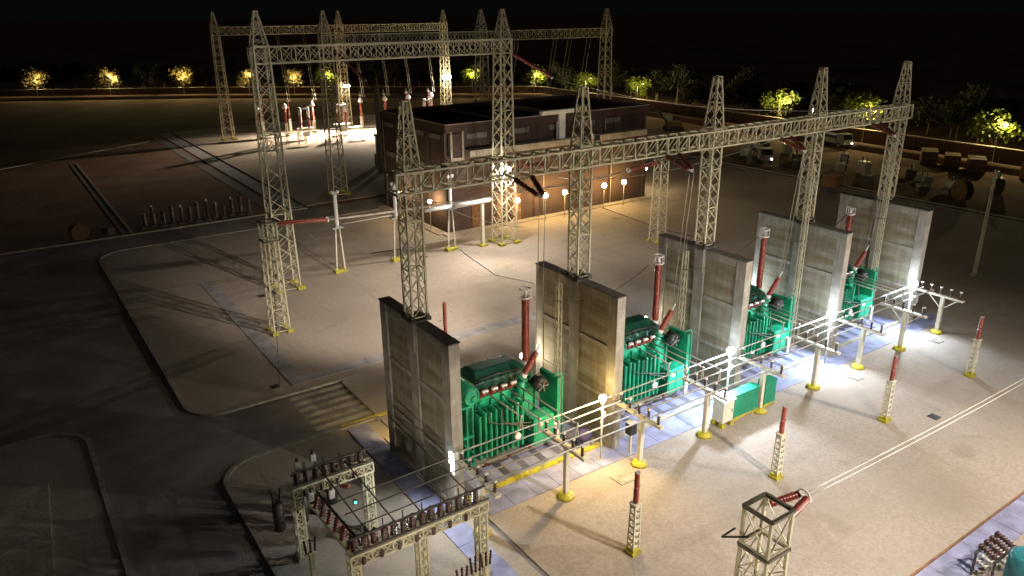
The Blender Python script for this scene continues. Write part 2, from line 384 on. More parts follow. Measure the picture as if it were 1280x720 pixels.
# shallow dark lines of earth cable on the gravel behind the walls
mb = MB(); mb.path([(64.3, 72.6, .1), (63.6, 66, .1), (63.2, 60.5, .1), (64.2, 53, .1)], .06, 6); one(mb, 'cable', 'darksteel', 'dark cable lying across gravel near the right end of brick building', 'cable')
mb = MB(); mb.path([(40.7, 72, .1), (39.4, 66, .1), (38.3, 58.5, .1), (39.9, 54.5, .1), (39.2, 47.8, .1)], .07, 6); one(mb, 'cable', 'greysteel', 'pale cable trail curving over bright gravel from building to nearest walls', 'cable')
mb = MB(); mb.path([(31.3, 72.2, .1), (36.5, 71.6, .1), (41.2, 71.4, .1)], .06, 6); one(mb, 'cable', 'darksteel', 'dark cable lying on gravel left of brick building corner', 'cable')
# manhole covers
for i, (x, y, w, lab) in enumerate([(25.1, 25.95, .95, 'pale square manhole cover on gravel beside the nearest ribbed red post insulator'),
        (45.7, 19.6, .6, 'small dark square manhole cover alone in the right foreground gravel'),
        (46.7, 25.6, .8, 'pale square manhole cover in front of the middle bays'),
        (57.4, 25.6, .8, 'pale square manhole cover beside the farthest row of cross-arm posts'),
        (62.4, 67.8, 1.0, 'pale round-edged manhole cover on yellow lit gravel before building lamps'),
        (35.4, 67.9, .7, 'dark manhole cover on bright gravel under disconnector row'),
        (24.0, 11.9, .5, 'dark square cover set in the concrete trench at bottom right'),
        (17.8, 66.2, .6, 'dark manhole cover in gravel left of the near lattice tower'),
        (13.0, 47.9, .5, 'small dark cover at the corner of kerbed gravel yard')]):
    mb = MB(); mb.cbox(0, 0, -.02, w, w, .06); mb.cbox(0, 0, .04, w*.8, w*.8, .012); mb.torus((0, w*.25, .06), .08, .012, 10, 5)
    one(mb, 'manhole_cover', 'kerb' if 'pale' in lab else 'darksteel', lab, 'manhole cover', (x, y, .09 if i != 6 else .125), group='manhole covers', bevel=.015)

# ------------------------------------------------------------------ fire walls
def fire_wall_proto():
    t = thing('fire_wall', 'x', 'wall', (0, 0, 0), group='fire walls between transformers')
    L_ = YB - YF; P = .09
    mb = MB()                                       # frame: end posts, mid post, beams
    for a, w in ((0, .75), (L_/2-.42, .84), (L_-.75, .75)): mb.box(0, a, 0, WT, a+w, WH)
    zs = ((0, .5), (3.0, 3.25), (6.15, 6.4), (WH-.5, WH))
    for z0, z1 in zs:
        mb.box(.03, .755, z0, WT-.03, L_/2-.425, z1); mb.box(.03, L_/2+.425, z0, WT-.03, L_-.755, z1)
    mb.box(-.12, L_/2-.38, WH-1.6, WT+.12, L_/2+.38, WH-.02)
    mb.build('frame', 'conc', t, .02)
    for a, b in ((.755, L_/2-.425), (L_/2+.425, L_-.755)):
        for i in range(3):
            z0 = zs[i][1]+.006; z1 = zs[i+1][0]-.006
            MB().box(P, a, z0, WT-P, b, z1).build('panel', 'stain', t)
    MB().box(-.04, -.04, WH+.002, WT+.04, L_+.04, WH+.07).build('cap', 'darkconc', t, .01)  # dark cap puts the shade of the unlit wall top into the colour
    return t
fw = fire_wall_proto()
WL = ['nearest bare grey concrete fire wall left of the first green transformer', 'brown stained concrete fire wall between first and second green transformers',
      'concrete fire wall with white lamp between second and third green transformers', 'concrete fire wall between third and fourth green transformers with a lamp each end',
      'farthest concrete fire wall right of the last green transformer']
for i in range(5):
    if i == 0: fw.location = (WX[0], YF, .08); fw['label'] = WL[0]
    else: dup(fw, (WX[i], YF, .08), label=WL[i])

# gantry columns on the walls
gc = thing('gantry_column', 'x', 'lattice column', group='lattice columns on the fire walls')
mb = MB(); mb.lattice((0,0,.12), (0,0,7.6), .84, .84, 9, .10, .055, True, 3); mb.build('shaft', 'steel', gc)
mb = MB(); mb.lattice((0,0,7.64), (0,0,10.75), .84, .34, 4, .08, .045, True, 2); mb.build('peak', 'steel', gc)
for sx in (-1, 1):
    for sy in (-1, 1):
        mb = MB(); mb.cbox(sx*.42, sy*.42, 0, .30, .30, .1); mb.cbox(sx*.42, sy*.42, .1, .17, .17, .16); mb.build('foot', 'darksteel', gc)
mb = MB(); mb.cbox(0, 0, -.09, 1.16, 1.16, .08); mb.build('base_plate', 'darkconc', gc)
YG = YF + (YB-YF)/2
for i in range(5):
    lab = '%s pointed lattice column standing on top of %s' % (['nearest', 'second', 'middle', 'fourth', 'farthest'][i],
        ['the bare grey fire wall', 'the brown stained fire wall', 'the third fire wall', 'the fourth fire wall', 'the last fire wall'][i])
    loc = (WX[i]+WT/2, YG, WH+.08+.17)
    if i == 0: gc.location = loc; gc['label'] = lab
    else: dup(gc, loc, label=lab)
gb = thing('gantry_beam', 'long lattice beam carried across the five columns above the transformers', 'lattice beam', (WX[0]+WT/2-.9, YG, 16.75))
Ltot = 4*DX + 1.8
segs = [(0, .45)] + [(.45 + .9 - .45 + DX*k, .9 + DX*(k+1)) for k in range(4)]
for k in range(4):
    a = .9 + DX*k - (.9 if k == 0 else 0) + .01; b = .9 + DX*(k+1) + (.9 if k == 3 else 0) - .01
    mb = MB(); mb.lattice((a,0,0), (b,0,0), 1.0, 1.0, 12, .10, .075, 'one', 1, h0=.98, h1=.98); mb.build('beam_section', 'steel', gb)

# V insulators hanging from the gantry beam towards the transformers
vi = thing('insulator_string', 'x', 'insulator', group='V-shaped insulator pairs under gantry beam')
for s in (-1, 1):
    mb = MB(); mb.ins((s*.55, 0, 0), (s*.16, -1.5, -.62), .16, 8, 10); mb.build('insulator', 'darkred', vi)
mb = MB(); mb.sphere((0, -1.62, -.68), .10, 8, 5); mb.bar((-.18,-1.55,-.64), (.18,-1.55,-.64), .07); mb.build('clamp', 'white', vi)
mb = MB(); mb.bar((-.6, .05, .03), (.6, .05, .03), .1); mb.build('yoke', 'darksteel', vi)
SX = [22.6, 33.5, 44.2, 54.9]
for i in range(4):
    lab = 'red-brown insulator pair hanging under the beam above the %s green transformer' % ['first', 'second', 'third', 'fourth'][i]
    if i == 0: vi.location = (SX[i], YG-.5, 16.2); vi['label'] = lab
    else: dup(vi, (SX[i], YG-.5, 16.2), label=lab)

# ------------------------------------------------------------------ lattice towers at the back
def tower_proto(H=24.4, zb=21.6, w0=2.0, w1=1.25, foot=True):
    t = thing('lattice_tower', 'x', 'lattice tower', group='tall pointed lattice towers behind')
    mb = MB(); mb.lattice((0,0,.15), (0,0,zb), w0, w1, 15, .14, .075, True, 5); mb.build('shaft', 'steel', t)
    mb = MB(); mb.lattice((0,0,zb+.03), (0,0,H), w1, .25, 4, .10, .06, True, 2); mb.build('peak', 'steel', t)
    for sx in (-1, 1):
        for sy in (-1, 1):
            mb = MB(); mb.cbox(sx*w0/2, sy*w0/2, 0, .7, .7, .32); mb.build('footing', 'yellow', t, .02)
    return t
tp = tower_proto()
TW = [(20.4, 67.0, 'tall lattice tower nearest the left, yellow footings on gravel before disconnector posts'),
      (45.25, 67.3, 'tall lattice tower standing before the brick building with floodlight lit lower half'),
      (39.5, 100.8, 'tall lattice tower left of the building behind the white insulator column'),
      (64.0, 100.8, 'tall lattice tower rising behind the middle of the black roof'),
      (88.7, 100.8, 'tall lattice tower rising behind right end of the black roof'),
      (40.6, 160, 'tall lattice tower farthest left, standing at the corner of far yard'),
      (66.0, 160, 'far tall lattice tower carrying a pair of lit floodlights in far yard'),
      (91.4, 160, 'far tall lattice tower with brightest floodlight pair behind the black roof')]
for i, (x, y, lab) in enumerate(TW):
    if i == 0: tp.location = (x, y, .08); tp['label'] = lab
    else: dup(tp, (x, y, .08), label=lab)
def beam(x0, x1, y, z, h, lab, nsec):
    t = thing('gantry_beam', lab, 'lattice beam', (x0, y, z)); L_ = (x1-x0)/nsec
    for k in range(nsec):
        mb = MB(); mb.lattice((k*L_+.01,0,0), ((k+1)*L_-.01,0,0), 1.1, 1.1, int(L_/1.25), .12, .07, True, 1, h0=h, h1=h); mb.build('beam_section', 'steel', t)
    return t
beam(19.6, 46.0, 67.15, 20.95, 1.35, 'near lattice crossbeam joining two tall towers left of and before the building', 1)
beam(38.8, 89.6, 100.8, 20.75, 1.35, 'lattice crossbeam joining three tall towers just behind the black roof', 2)
beam(39.9, 92.1, 160, 20.9, 1.5, 'farthest lattice crossbeam joining three towers over the bright far yard', 2)

# low square-topped lattice towers with strung bus
def stub_proto():
    t = thing('bus_tower', 'x', 'lattice tower', group='low square lattice bus towers')
    mb = MB(); mb.lattice((0,0,.2), (0,0,7.75), 1.25, 1.05, 8, .105, .055, True, 2); mb.build('shaft', 'steel', t)
    mb = MB(); mb.lattice((0,0,7.78), (0,0,9.15), 1.06, 1.06, 1, .10, .05, True, 1)
    mb.build('head', 'steel', t)
    mb = MB(); w = .56
    for a, b in (((-w,-w),(w,-w)),((w,-w),(w,w)),((w,w),(-w,w)),((-w,w),(-w,-w))): mb.bar((*a, 9.2), (*b, 9.2), .12, .10)
    mb.build('top_frame', 'umber', t); mb = MB()
    for a, b in (((-w,-w),(w,-w)),((w,-w),(w,w)),((w,w),(-w,w)),((-w,w),(-w,-w))): mb.bar((a[0]*1.02,a[1]*1.02, 7.72), (b[0]*1.02,b[1]*1.02, 7.72), .13, .10)
    mb.build('waist_frame', 'umber', t)
    for sx in (-1, 1):
        for sy in (-1, 1):
            mb = MB(); mb.cbox(sx*.62, sy*.62, 0, .45, .45, .25); mb.build('footing', 'yellow', t, .02)
    return t
sp = stub_proto()
ST = [(18.35, 12.2, 'square-topped lattice bus tower cut off at bottom edge of the foreground'),
      (16.5, 57.3, 'square-topped low lattice tower standing in front of the leftmost tall tower'),
      (59.1, 57.5, 'square-topped low lattice tower to the right of the brick building'),
      ]
for i, (x, y, lab) in enumerate(ST):
    if i == 0: sp.location = (x, y, .08); sp['label'] = lab
    else: dup(sp, (x, y, .08), label=lab)
mb = MB(); mb.bar((-.6, .2, 0), (-1.25, .75, -.05), .05); mb.bar((-.6, .75, 0), (-1.25, .75, -.05), .05)
one(mb, 'bracket', 'darksteel', 'thin triangular bracket on the left of foreground square tower', 'bracket', (18.35, 12.2, 8.3))
def strain(x, y, z, s, lab, L_=1.5, sag=.12):
    t = thing('insulator_pair', lab, 'insulator', (x, y, z), group='strain insulators of the low bus')
    for k in (-1, 1):
        mb = MB(); mb.ins((0, k*.40, 0), (s*L_, k*.16, -sag), .145, 10, 10); mb.build('insulator', 'red', t)
    mb = MB(); mb.bar((s*L_, -.3, -sag), (s*L_, .3, -sag), .10); mb.torus((s*(L_+.03), 0, -sag), .24, .035, 14, 6, 'x'); mb.build('yoke', 'white', t)
    return t
strain(18.95, 12.2, 8.95, 1, 'red insulator pair on foreground square tower pulling the double bus', 1.25, -.02)
strain(17.1, 57.3, 9.0, 1, 'brown insulator pair on low tower beside the leftmost tall tower', 4.2, .35)
strain(58.5, 57.5, 9.0, -1, 'brown insulator pair on low tower right of the building', 4.2, .35)
def bus(p, q, sag, lab, gap=.26, r=.028, n=20, spacers=0):
    t = thing('bus_conductor', lab, 'conductor', p); d = V(q)-V(p)
    off = V((-d.y, d.x, 0)).normalized()*gap/2
    for s in (-1, 1):
        mb = MB(); mb.wire(off*s, d+off*s, sag, r, n); mb.build('conductor', 'tube', t)
    for k in range(spacers):
        f = (k+.5)/spacers; c = d*f; c.z -= sag*4*f*(1-f); mb = MB(); mb.bar(c-off, c+off, .08, .06); mb.build('spacer', 'greysteel', t)
    return t
bus((20.3, 12.2, 8.95), (61.0, 12.2, 8.95), .5, 'bright double conductor running right from the foreground square tower', .20, .013, 24, 0)
bus((21.4, 57.3, 8.6), (54.2, 57.5, 8.6), .35, 'double conductor strung low between two square-topped towers before the building', .3, .03, 20, 4)

# slender masts
def mast(loc, h, w, lab, top=True):
    t = thing('slender_mast', lab, 'mast', loc, group='slender lattice masts')
    mb = MB(); mb.lattice((0,0,.15), (0,0,h), w, w*.8, int(h/.55), .05, .028, False, 0); mb.build('shaft', 'steel', t)
    mb = MB(); mb.cbox(0,0,-.02,w*2.2,w*2.2,.2); mb.build('footing', 'kerb', t)
    mb = MB(); mb.cyl((0,0,h),(0,0,h+1.2),.02,.008,6); mb.build('rod', 'greysteel', t); return t
mast((75.6, 31.5, .1), 10.2, .22, 'slender grey mast standing alone in dark yard at right')
mast((57.75, 31.6, .12), 14.4, .34, 'slender mast in front of the farthest fire wall reaching above it')
mast((47.2, 31.45, .12), 14.0, .34, 'slender pale mast standing before the fourth fire wall')
mast((36.6, 32.9, .12), 9.2, .30, 'slender pale mast against the third fire wall below its column')
mast((25.95, 32.9, .12), 9.2, .30, 'slender pale mast against the brown stained fire wall below its column')

# ------------------------------------------------------------------ transformers (local x from wall face, y from wall front)
def transformer_proto():
    t = thing('transformer', 'x', 'transformer', group='green power transformers between fire walls')
    y = lambda a: a - YF
    mb = MB(); mb.box(2.3, y(31.2), .0, 7.6, y(34.7), .32); mb.build('plinth', 'conc', t, .02)
    mb = MB(); mb.box(2.75, y(31.75), .35, 7.0, y(34.4), 4.05)
    mb.build('tank', 'green', t, .06)
    mb = MB()
    for k in range(6): xx = 2.95+k*.76; mb.box(xx, y(31.62), .5, xx+.10, y(31.748), 3.95); mb.box(xx, y(34.402), .5, xx+.1, y(34.53), 3.95)
    mb.box(2.68, y(31.66), 4.052, 7.07, y(34.48), 4.14); mb.build('rib', 'green', t)
    # front radiator banks, each fin a part
    for k in range(9):
        xx = 2.35 + k*.355
        mb = MB(); mb.box(xx, y(30.72), .85, xx+.17, y(31.5), 3.62+.12*(k % 2)); o = mb.build('radiator_fin', 'green', t, .07)
    mb = MB()
    mb.cyl((2.2, y(31.56), .98), (5.6, y(31.56), .98), .085, None, 10); mb.build('header_pipe', 'green', t); mb = MB()
    mb.cyl((2.2, y(31.56), 3.5), (5.6, y(31.56), 3.5), .085, None, 10)
    for xx in (2.9, 4.6):
        mb.cyl((xx, y(31.56), 3.5), (xx, y(31.72), 3.75), .08, None, 8)
    mb.build('header_pipe', 'green', t)
    # left rack with slots
    mb = MB()
    for xx in (1.35, 1.72, 2.08): mb.box(xx, y(31.0), .5, xx+.1, y(31.16), 4.3)
    for z in (.6, 2.35, 4.2): mb.box(1.33, y(30.98), z, 2.20, y(31.18), z+.14)
    mb.bar((1.4, y(31.1), 2.2), (2.5, y(30.9), .9), .07); mb.bar((1.4, y(33.6), 4.3), (1.4, y(31.1), 4.3), .1); mb.bar((1.4, y(33.6), .3), (1.4, y(33.6), 4.3), .1)
    mb.build('cooler_rack', 'green', t)
    for k in range(5):
        MB().box(1.5, y(31.25)+k*.42, .6, 2.12, y(31.45)+k*.42, 4.1).build('side_radiator', 'green', t, .04)
    # conservator
    mb = MB(); mb.lathe((2.05, y(30.95), 4.85), (2.05, y(33.7), 4.85), [(0,.34),(.0,.46),(.03,.55),(.97,.55),(1,.46),(1,.3)], 20); c = mb.build('conservator', 'green', t)
    mb = MB(); mb.torus((2.05, y(30.93), 4.85), .43, .05, 18, 6, 'y'); mb.cyl((2.2, y(30.85), 4.72), (2.2, y(30.95), 4.72), .16, None, 12); mb.build('end_flange', 'green', c)
    # domed cover, shade of its unlit top put into the dark green
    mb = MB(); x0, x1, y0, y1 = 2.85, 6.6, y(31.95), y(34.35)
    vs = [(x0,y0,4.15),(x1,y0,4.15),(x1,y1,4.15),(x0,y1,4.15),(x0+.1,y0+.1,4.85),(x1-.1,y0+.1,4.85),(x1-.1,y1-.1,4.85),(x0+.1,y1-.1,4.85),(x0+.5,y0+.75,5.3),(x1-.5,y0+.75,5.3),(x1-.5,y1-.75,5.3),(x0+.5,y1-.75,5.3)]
    mb._add(vs, [(0,1,5,4),(1,2,6,5),(2,3,7,6),(3,0,4,7),(4,5,9,8),(5,6,10,9),(6,7,11,10),(7,4,8,11),(8,9,10,11)]); mb.build('cover', 'unlit_green', t, .06)
    mb = MB()
    for k in range(7): xx = 3.1+k*.52; mb.box(xx, y0+.03, 4.87, xx+.06, y1-.03, 4.95)
    mb.path([(3.0, y(32.1), 5.0), (4.4, y(32.0), 5.15), (6.3, y(32.05), 4.95)], .05, 6); mb.build('pipework', 'darksteel', t)
    # low voltage bushings leaning forward
    for k in range(4):
        xx = 2.95 + k*.62
        mb = MB(); mb.cyl((xx, y(31.9), 4.12), (xx, y(31.75), 4.3), .15, None, 10); b0 = mb.build('bushing_turret', 'green', t)
        mb = MB(); mb.ins((xx, y(31.75), 4.3), (xx, y(31.15), 4.78), .20, 5, 12); mb.build('bushing', 'red', t)
        mb = MB(); mb.cyl((xx, y(31.15), 4.78), (xx, y(31.0), 4.9), .09, None, 8); mb.cbox(xx, y(31.0), 4.84, .34, .14, .13); mb.build('terminal', 'white', t)
    # leaning bushing on a green turret
    mb = MB(); mb.cyl((5.45, y(31.5), 3.7), (5.62, y(31.3), 4.75), .25, .22, 14); mb.cyl((5.62, y(31.3), 4.75), (5.66, y(31.27), 4.85), .32, None, 14); mb.build('turret', 'green', t)
    mb = MB(); mb.cyl((5.66, y(31.27), 4.87), (5.74, y(31.22), 5.1), .19, None, 12); mb.build('bushing_flange', 'white', t)
    mb = MB(); mb.ins((5.74, y(31.22), 5.1), (6.32, y(30.95), 6.35), .21, 10, 14, .75); mb.build('leaning_bushing', 'red', t)
    mb = MB(); mb.cyl((6.32, y(30.95), 6.35), (6.52, y(30.86), 6.8), .06, .03, 8); mb.build('terminal', 'white', t)
    # tall bushing with corona basket
    mb = MB(); mb.cyl((7.2, y(33.2), 3.2), (7.2, y(33.2), 4.45), .36, .30, 16); mb.build('turret', 'green', t)
    mb = MB(); mb.cyl((7.2, y(33.2), 4.47), (7.2, y(33.2), 4.75), .27, None, 14); mb.build('bushing_flange', 'white', t)
    mb = MB(); mb.ins((7.2, y(33.2), 4.75), (7.2, y(33.2), 8.75), .25, 26, 16, .78); mb.build('tall_bushing', 'red', t)
    mb = MB()
    for z in (8.75, 9.25): mb.torus((7.2, y(33.2), z), .33, .045, 18, 6)
    for k in range(6): a = k*PI/3; mb.bar((7.2+.33*math.cos(a), y(33.2)+.33*math.sin(a), 8.75), (7.2+.33*math.cos(a), y(33.2)+.33*math.sin(a), 9.25), .035)
    mb.cyl((7.2, y(33.2), 8.75), (7.2, y(33.2), 9.15), .09, None, 8); mb.build('corona_basket', 'white', t)
    # right hand end: cooler panel, fan, goose-neck pipe
    MB().box(7.55, y(30.55), .7, 7.8, y(32.3), 4.5).build('cooler_panel', 'green', t, .05)
    mb = MB(); mb.lathe((6.75, y(30.9), 4.15), (6.75, y(31.5), 4.25), [(0,.2),(0,.46),(1,.46),(1,.3)], 18); f = mb.build('fan', 'black', t)
    mb = MB()
    for k in range(5): a = k*2*PI/5; mb.bar((6.75, y(30.86), 4.145), (6.75+.38*math.cos(a), y(30.86), 4.145+.38*math.sin(a)), .12, .02)
    mb.build('fan_blade', 'greysteel', f)
    mb = MB(); mb.path([(7.95, y(30.6), .3), (7.95, y(30.6), 4.5), (7.85, y(30.6), 4.75), (7.5, y(30.6), 4.8), (7.3, y(30.75), 4.6)], .055, 8); mb.build('pipe', 'green', t)
    mb = MB(); mb.box(5.75, y(30.35), .8, 7.2, y(31.3), 2.5); cb = mb.build('control_cabinet', 'green', t, .03)
    mb = MB(); mb.box(5.85, y(30.325), .95, 6.45, y(30.345), 2.38); mb.box(6.52, y(30.325), .95, 7.1, y(30.345), 2.38); mb.build('door', 'panelgreen', cb)
    mb = MB(); mb.cyl((4.75, y(30.6), 1.75), (4.75, y(30.45), 1.75), .22, .2, 16); mb.build('dial', 'white', t)
    mb = MB()
    for k in range(4): mb.path([(2.9+k*.9, y(30.62), 3.75), (2.9+k*.9, y(30.6), 3.2-.2*k), (3.5+k*.8, y(30.58), 2.9-.3*k), (5.7, y(30.5), 2.3-.25*k)], .035, 6)
    mb.path([(2.4, y(30.6), .55), (4, y(30.6), .5), (5.75, y(30.6), .75)], .05, 6); mb.build('conduit', 'darksteel', t)
    MB().box(6.0, y(30.3), 2.0, 6.35, y(30.322), 2.25).build('nameplate', 'white', t)
    for k in range(3): mb = MB(); mb.cyl((2.6+k*1.5, y(30.68), .72), (2.6+k*1.5, y(30.5), .72), .09, None, 10); mb.torus((2.6+k*1.5, y(30.46), .72), .12, .02, 12, 5, 'y'); mb.build('valve', 'darkred', t)
    mb = MB(); mb.box(7.25, y(30.2), .5, 7.5, y(30.9), 1.7); mb.build('junction_box', 'white', t, .02)
    return t
tr = transformer_proto()
TL = ['nearest green transformer, warmly lit, between bare grey and brown stained fire walls', 'second green transformer with cyan glow between brown and third fire walls',
      'third green transformer from the camera, left of the fourth fire wall', 'farthest green transformer beside the last fire wall']
for i in range(4):
    loc = (WX[i]+WT, YF, .125)
    if i == 0: tr.location = loc; tr['label'] = TL[0]
    else: dup(tr, loc, label=TL[i])
TN = ['nearest', 'second', 'third', 'farthest']
# jumper tubes from bushings to the bus
for i in range(4):
    for k in range(4):
        x = WX[i]+WT+2.95+k*.62; yy = 28.0 - k*.75
        mb = MB(); p0 = V((0, 0, 0)); p1 = V((0.25, yy-30.98, -.18)); mb.cyl(p0, p1, .042, None, 8)
        mb.sphere(p1, .09, 8, 5); mb.bar(p1, p1+V((-.1, -.02, -.72)), .05); mb.bar(p1, p1+V((.12, .02, -.72)), .05)
        one(mb, 'jumper_tube', 'tube', '%s pale jumper tube from left running out from the %s transformer bushings' % (['first', 'second', 'third', 'fourth'][k], TN[i]),
            'jumper', (x, 30.98, 4.98), group='jumper tubes off the transformers')

# ------------------------------------------------------------------ cross-arm posts and bus tubes in front of the bays
YP = 26.45
def tpost_proto(brace):
    t = thing('bus_support', 'x', 'post', group='cross-arm posts along the bus')
    MB().cbox(0, 0, .28, .26, .26, 2.72).build('column', 'creampaint', t, .015)
    MB().box(-.15, -1.55, 3.0, .15, 2.0, 3.16).build('cross_arm', 'creampaint', t, .015)
    mb = MB(); mb.lathe((0,0,0), (0,0,.28), [(0,.50),(.5,.46),(1,.30)], 8); mb.build('footing', 'yellow', t)
    if brace:
        for s in (-1, 1): mb = MB(); mb.bar((0, s*.1, 2.1), (0, s*1.1, 3.0), .07); mb.build('brace', 'creampaint', t)
    for k in range(5):
        yy = 1.75 - k*.75
        mb = MB(); mb.ins((0, yy, 3.16), (0, yy, 3.72), .10, 4, 10); n = mb.build('insulator', 'brown', t)
        MB().cbox(0, yy, 3.72, .16, .18, .09).build('clamp', 'white', n)
    return t
pp = tpost_proto(False); pb = tpost_proto(True)
PX = [16.25, 21.53, 26.85, 32.2, 37.35, 43.0, 48.25, 53.68, 59.02]
PLAB = ['cream cross-arm post at left end of the bus beside nearest fire wall', 'cream cross-arm post directly before the nearest green transformer',
        'slim cross-arm post in front of the brown stained fire wall', 'thick cream cross-arm post standing left of the white cabinet',
        'cream cross-arm post standing between the two green panels', 'cream cross-arm post before the third transformer, right of green panels',
        'cream cross-arm post before the fourth fire wall', 'cream cross-arm post before the farthest transformer', 'braced cream cross-arm post at the far right end of bus']
used = set()
for i, x in enumerate(PX):
    p = pb if i in (7, 8) else pp
    if id(p) not in used: used.add(id(p)); p.location = (x, YP, .08); p['label'] = PLAB[i]
    else: dup(p, (x, YP, .08), label=PLAB[i])
LN = ['first', 'second', 'third', 'fourth', 'fifth']
for b in range(4):
    for k in range(5):
        x0 = PX[0]-.55 + (PX[2]-PX[0]-.06)*b + (.25 if b else 0) + random.uniform(-.1,.1); x1 = x0 + (PX[2]-PX[0])-.35 + random.uniform(-.12,.12)
        if b == 3 and k > 2: continue
        if b == 2 and k == 4: continue
        mb = MB(); mb.cyl((0,0,0), (x1-x0,0,0), .042, None, 8)
        for e in (0, x1-x0): mb.sphere((e,0,0), .075, 8, 5)
        one(mb, 'bus_tube', 'tube', '%s pale bus tube counted outward from the walls, before the %s transformer' % (LN[k], TN[b]), 'bus tube',
            (x0, YP+1.75-k*.75, 3.9), group='parallel bus tubes before the transformers')

# red post insulators on lattice pedestals
rp = thing('post_insulator', 'x', 'insulator post', group='red posts on lattice pedestals')
mb = MB()
for sx in (-1, 1):
    for sy in (-1, 1): mb.bar((sx*.19, sy*.19, .28), (sx*.15, sy*.15, 2.75), .07)
for k in range(7):
    z = .45+k*.36; w = .185-k*.005
    for a, b in (((-w,-w),(w,-w)),((w,-w),(w,w)),((w,w),(-w,w)),((-w,w),(-w,-w))): mb.bar((*a, z), (*b, z), .13, .13) if False else mb.bar((*a, z), (*b, z), .03, .13)
mb.build('pedestal', 'creampaint', rp)
MB().cbox(0, 0, 2.75, .46, .46, .05).build('top_plate', 'steel', rp)
mb = MB(); mb.cbox(0, 0, 0, .62, .62, .16); mb.cbox(0, 0, .16, .48, .48, .14); mb.build('footing', 'yellow', rp, .015)
mb = MB(); mb.ins((0,0,2.82), (0,0,3.62), .145, 8, 12, .8); mb.ins((0,0,3.68), (0,0,4.42), .135, 8, 12, .8); mb.build('insulator', 'red', rp)
mb = MB(); mb.cbox(0,0,4.42,.2,.2,.06); mb.cyl((.14,0,3.62),(.24,0,3.7),.06,None,8); mb.build('terminal', 'greysteel', rp)
RL = ['nearest red post insulator on pierced cream pedestal, lower centre foreground', 'second red post insulator on cream pedestal, right of the nearest one',
      'third red post insulator on cream pedestal, in front of farther bays', 'farthest red post insulator on cream pedestal near right edge of gravel']
for i in range(4):
    loc = (21.42+DX*i, 21.17, .08)
    if i == 0: rp.location = loc; rp['label'] = RL[0]
    else: dup(rp, loc, label=RL[i])

# cabinets and green panels
t = thing('control_cabinet', 'white control cabinet on yellow feet beside the green panel', 'cabinet', (34.15, 26.75, .08))
MB().cbox(0, 0, .35, .95, .85, 1.45).build('body', 'white', t, .02)
mb = MB(); mb._add([(-.55,-.5,1.8),(.55,-.5,1.8),(.55,.5,1.8),(-.55,.5,1.8),(-.55,-.5,1.86),(.55,-.5,1.86),(.55,.5,1.95),(-.55,.5,1.95)], [(0,3,2,1),(4,5,6,7),(0,1,5,4),(1,2,6,5),(2,3,7,6),(3,0,4,7)]); mb.build('roof', 'white', t)
d = MB().box(-.4, -.445, .45, .4, -.427, 1.7).build('door', 'creampaint', t)
MB().box(.25, -.47, 1.0, .3, -.446, 1.2).build('handle', 'darksteel', d)
for sx in (-1, 1):
    for sy in (-1, 1): MB().cbox(sx*.38, sy*.33, 0, .3, .28, .35).build('foot', 'yellow', t)
def gpanel(x0, x1, lab):
    t = thing('green_panel', lab, 'panel box', ((x0+x1)/2, 26.75, .08), group='green panel boxes before third bay'); w = x1-x0
    MB().cbox(0, 0, .3, w, .62, 1.55).build('body', 'panelgreen', t, .02)
    MB().cbox(0, 0, 1.852, w+.06, .68, .05).build('lid', 'panelgreen', t)
    mb = MB(); mb.cbox(0, 0, .12, w+.02, .58, .17); mb.build('base_rail', 'yellow', t)
    for s in (-1, 1): MB().cbox(s*w*.38, 0, 0, .35, .5, .12).build('foot', 'yellow', t)
gpanel(34.85, 37.1, 'longer green panel box right of the white cabinet')
gpanel(37.75, 38.85, 'shorter green panel box right of the post between panels')

# covered lump and dark items in first bay
t = thing('covered_pump', 'squat machine under a dark navy cover at foot of brown wall', 'machine', (25.6, 29.9, .125))
mb = MB(); mb.sphere((0,0,.62), .55, 12, 7, (1, .85, .75)); mb.build('cover', 'tarp', t)
mb = MB()
for a in (-1, 1):
    for b in (-1, 1): mb.bar((a*.35, b*.3, 0), (a*.3, b*.25, .4), .07)
mb.build('leg', 'black', t)
t = thing('switch_drive', 'dark boxed switch drive beside slim post before second transformer', 'switch', (27.2, 27.6, .1))
MB().cbox(0,0,1.3,.5,.45,.7).build('box', 'black', t, .02); MB().cbox(0,0,0,.12,.12,1.3).build('stand', 'steel', t); MB().cbox(0,0,2.02,.5,.5,.05).build('lid', 'white', t)

# ------------------------------------------------------------------ lamps at the wall ends
def wall_lamp(loc, lab, m, r=.34, beam=None, dy=-1):
    t = thing('wall_lamp', lab, 'lamp', loc, group='lamps at the fire wall ends')
    mb = MB(); mb.sphere((0, 0, 0), r, 12, 8); mb.build('globe', m, t)
    mb = MB(); mb.cyl((0,0,-r-.28), (0,0,-r+.02), .09, .13, 10); mb.build('socket', 'white', t)
    mb = MB(); mb.cyl((0,0,-loc[2]+.1), (0,0,-r-.26), .055, None, 8); mb.build('pole', 'white', t)
    MB().cbox(0, -.11, -r-1.0, .24, .14, .36).build('gear_box', 'white', t, .01)
    MB().cbox(0, 0, -loc[2]+.06, .32, .32, .1).build('base_plate', 'greysteel', t)
    if beam:
        d = V((-.72, dy*.18, -.62)).normalized(); lamp('lamp_beam', 'SPOT', d*(r+.06), d*9, beam[0], beam[1], .2, 165, .35, t)
    return t
yf, yr = YF-.4, YB-.3
COOL, AMB = (.68, .82, 1), (1, .70, .28)
def wl(i, y, z, lab, m, r, wt, col, dy=-1): wall_lamp((WX[i]-1.2, y, z), lab, m, r, (wt, col), dy)
wl(1, yf, 4.05, 'warm lamp post at the front end of the brown stained fire wall', 'lamp_warm', .20, 2200, AMB)
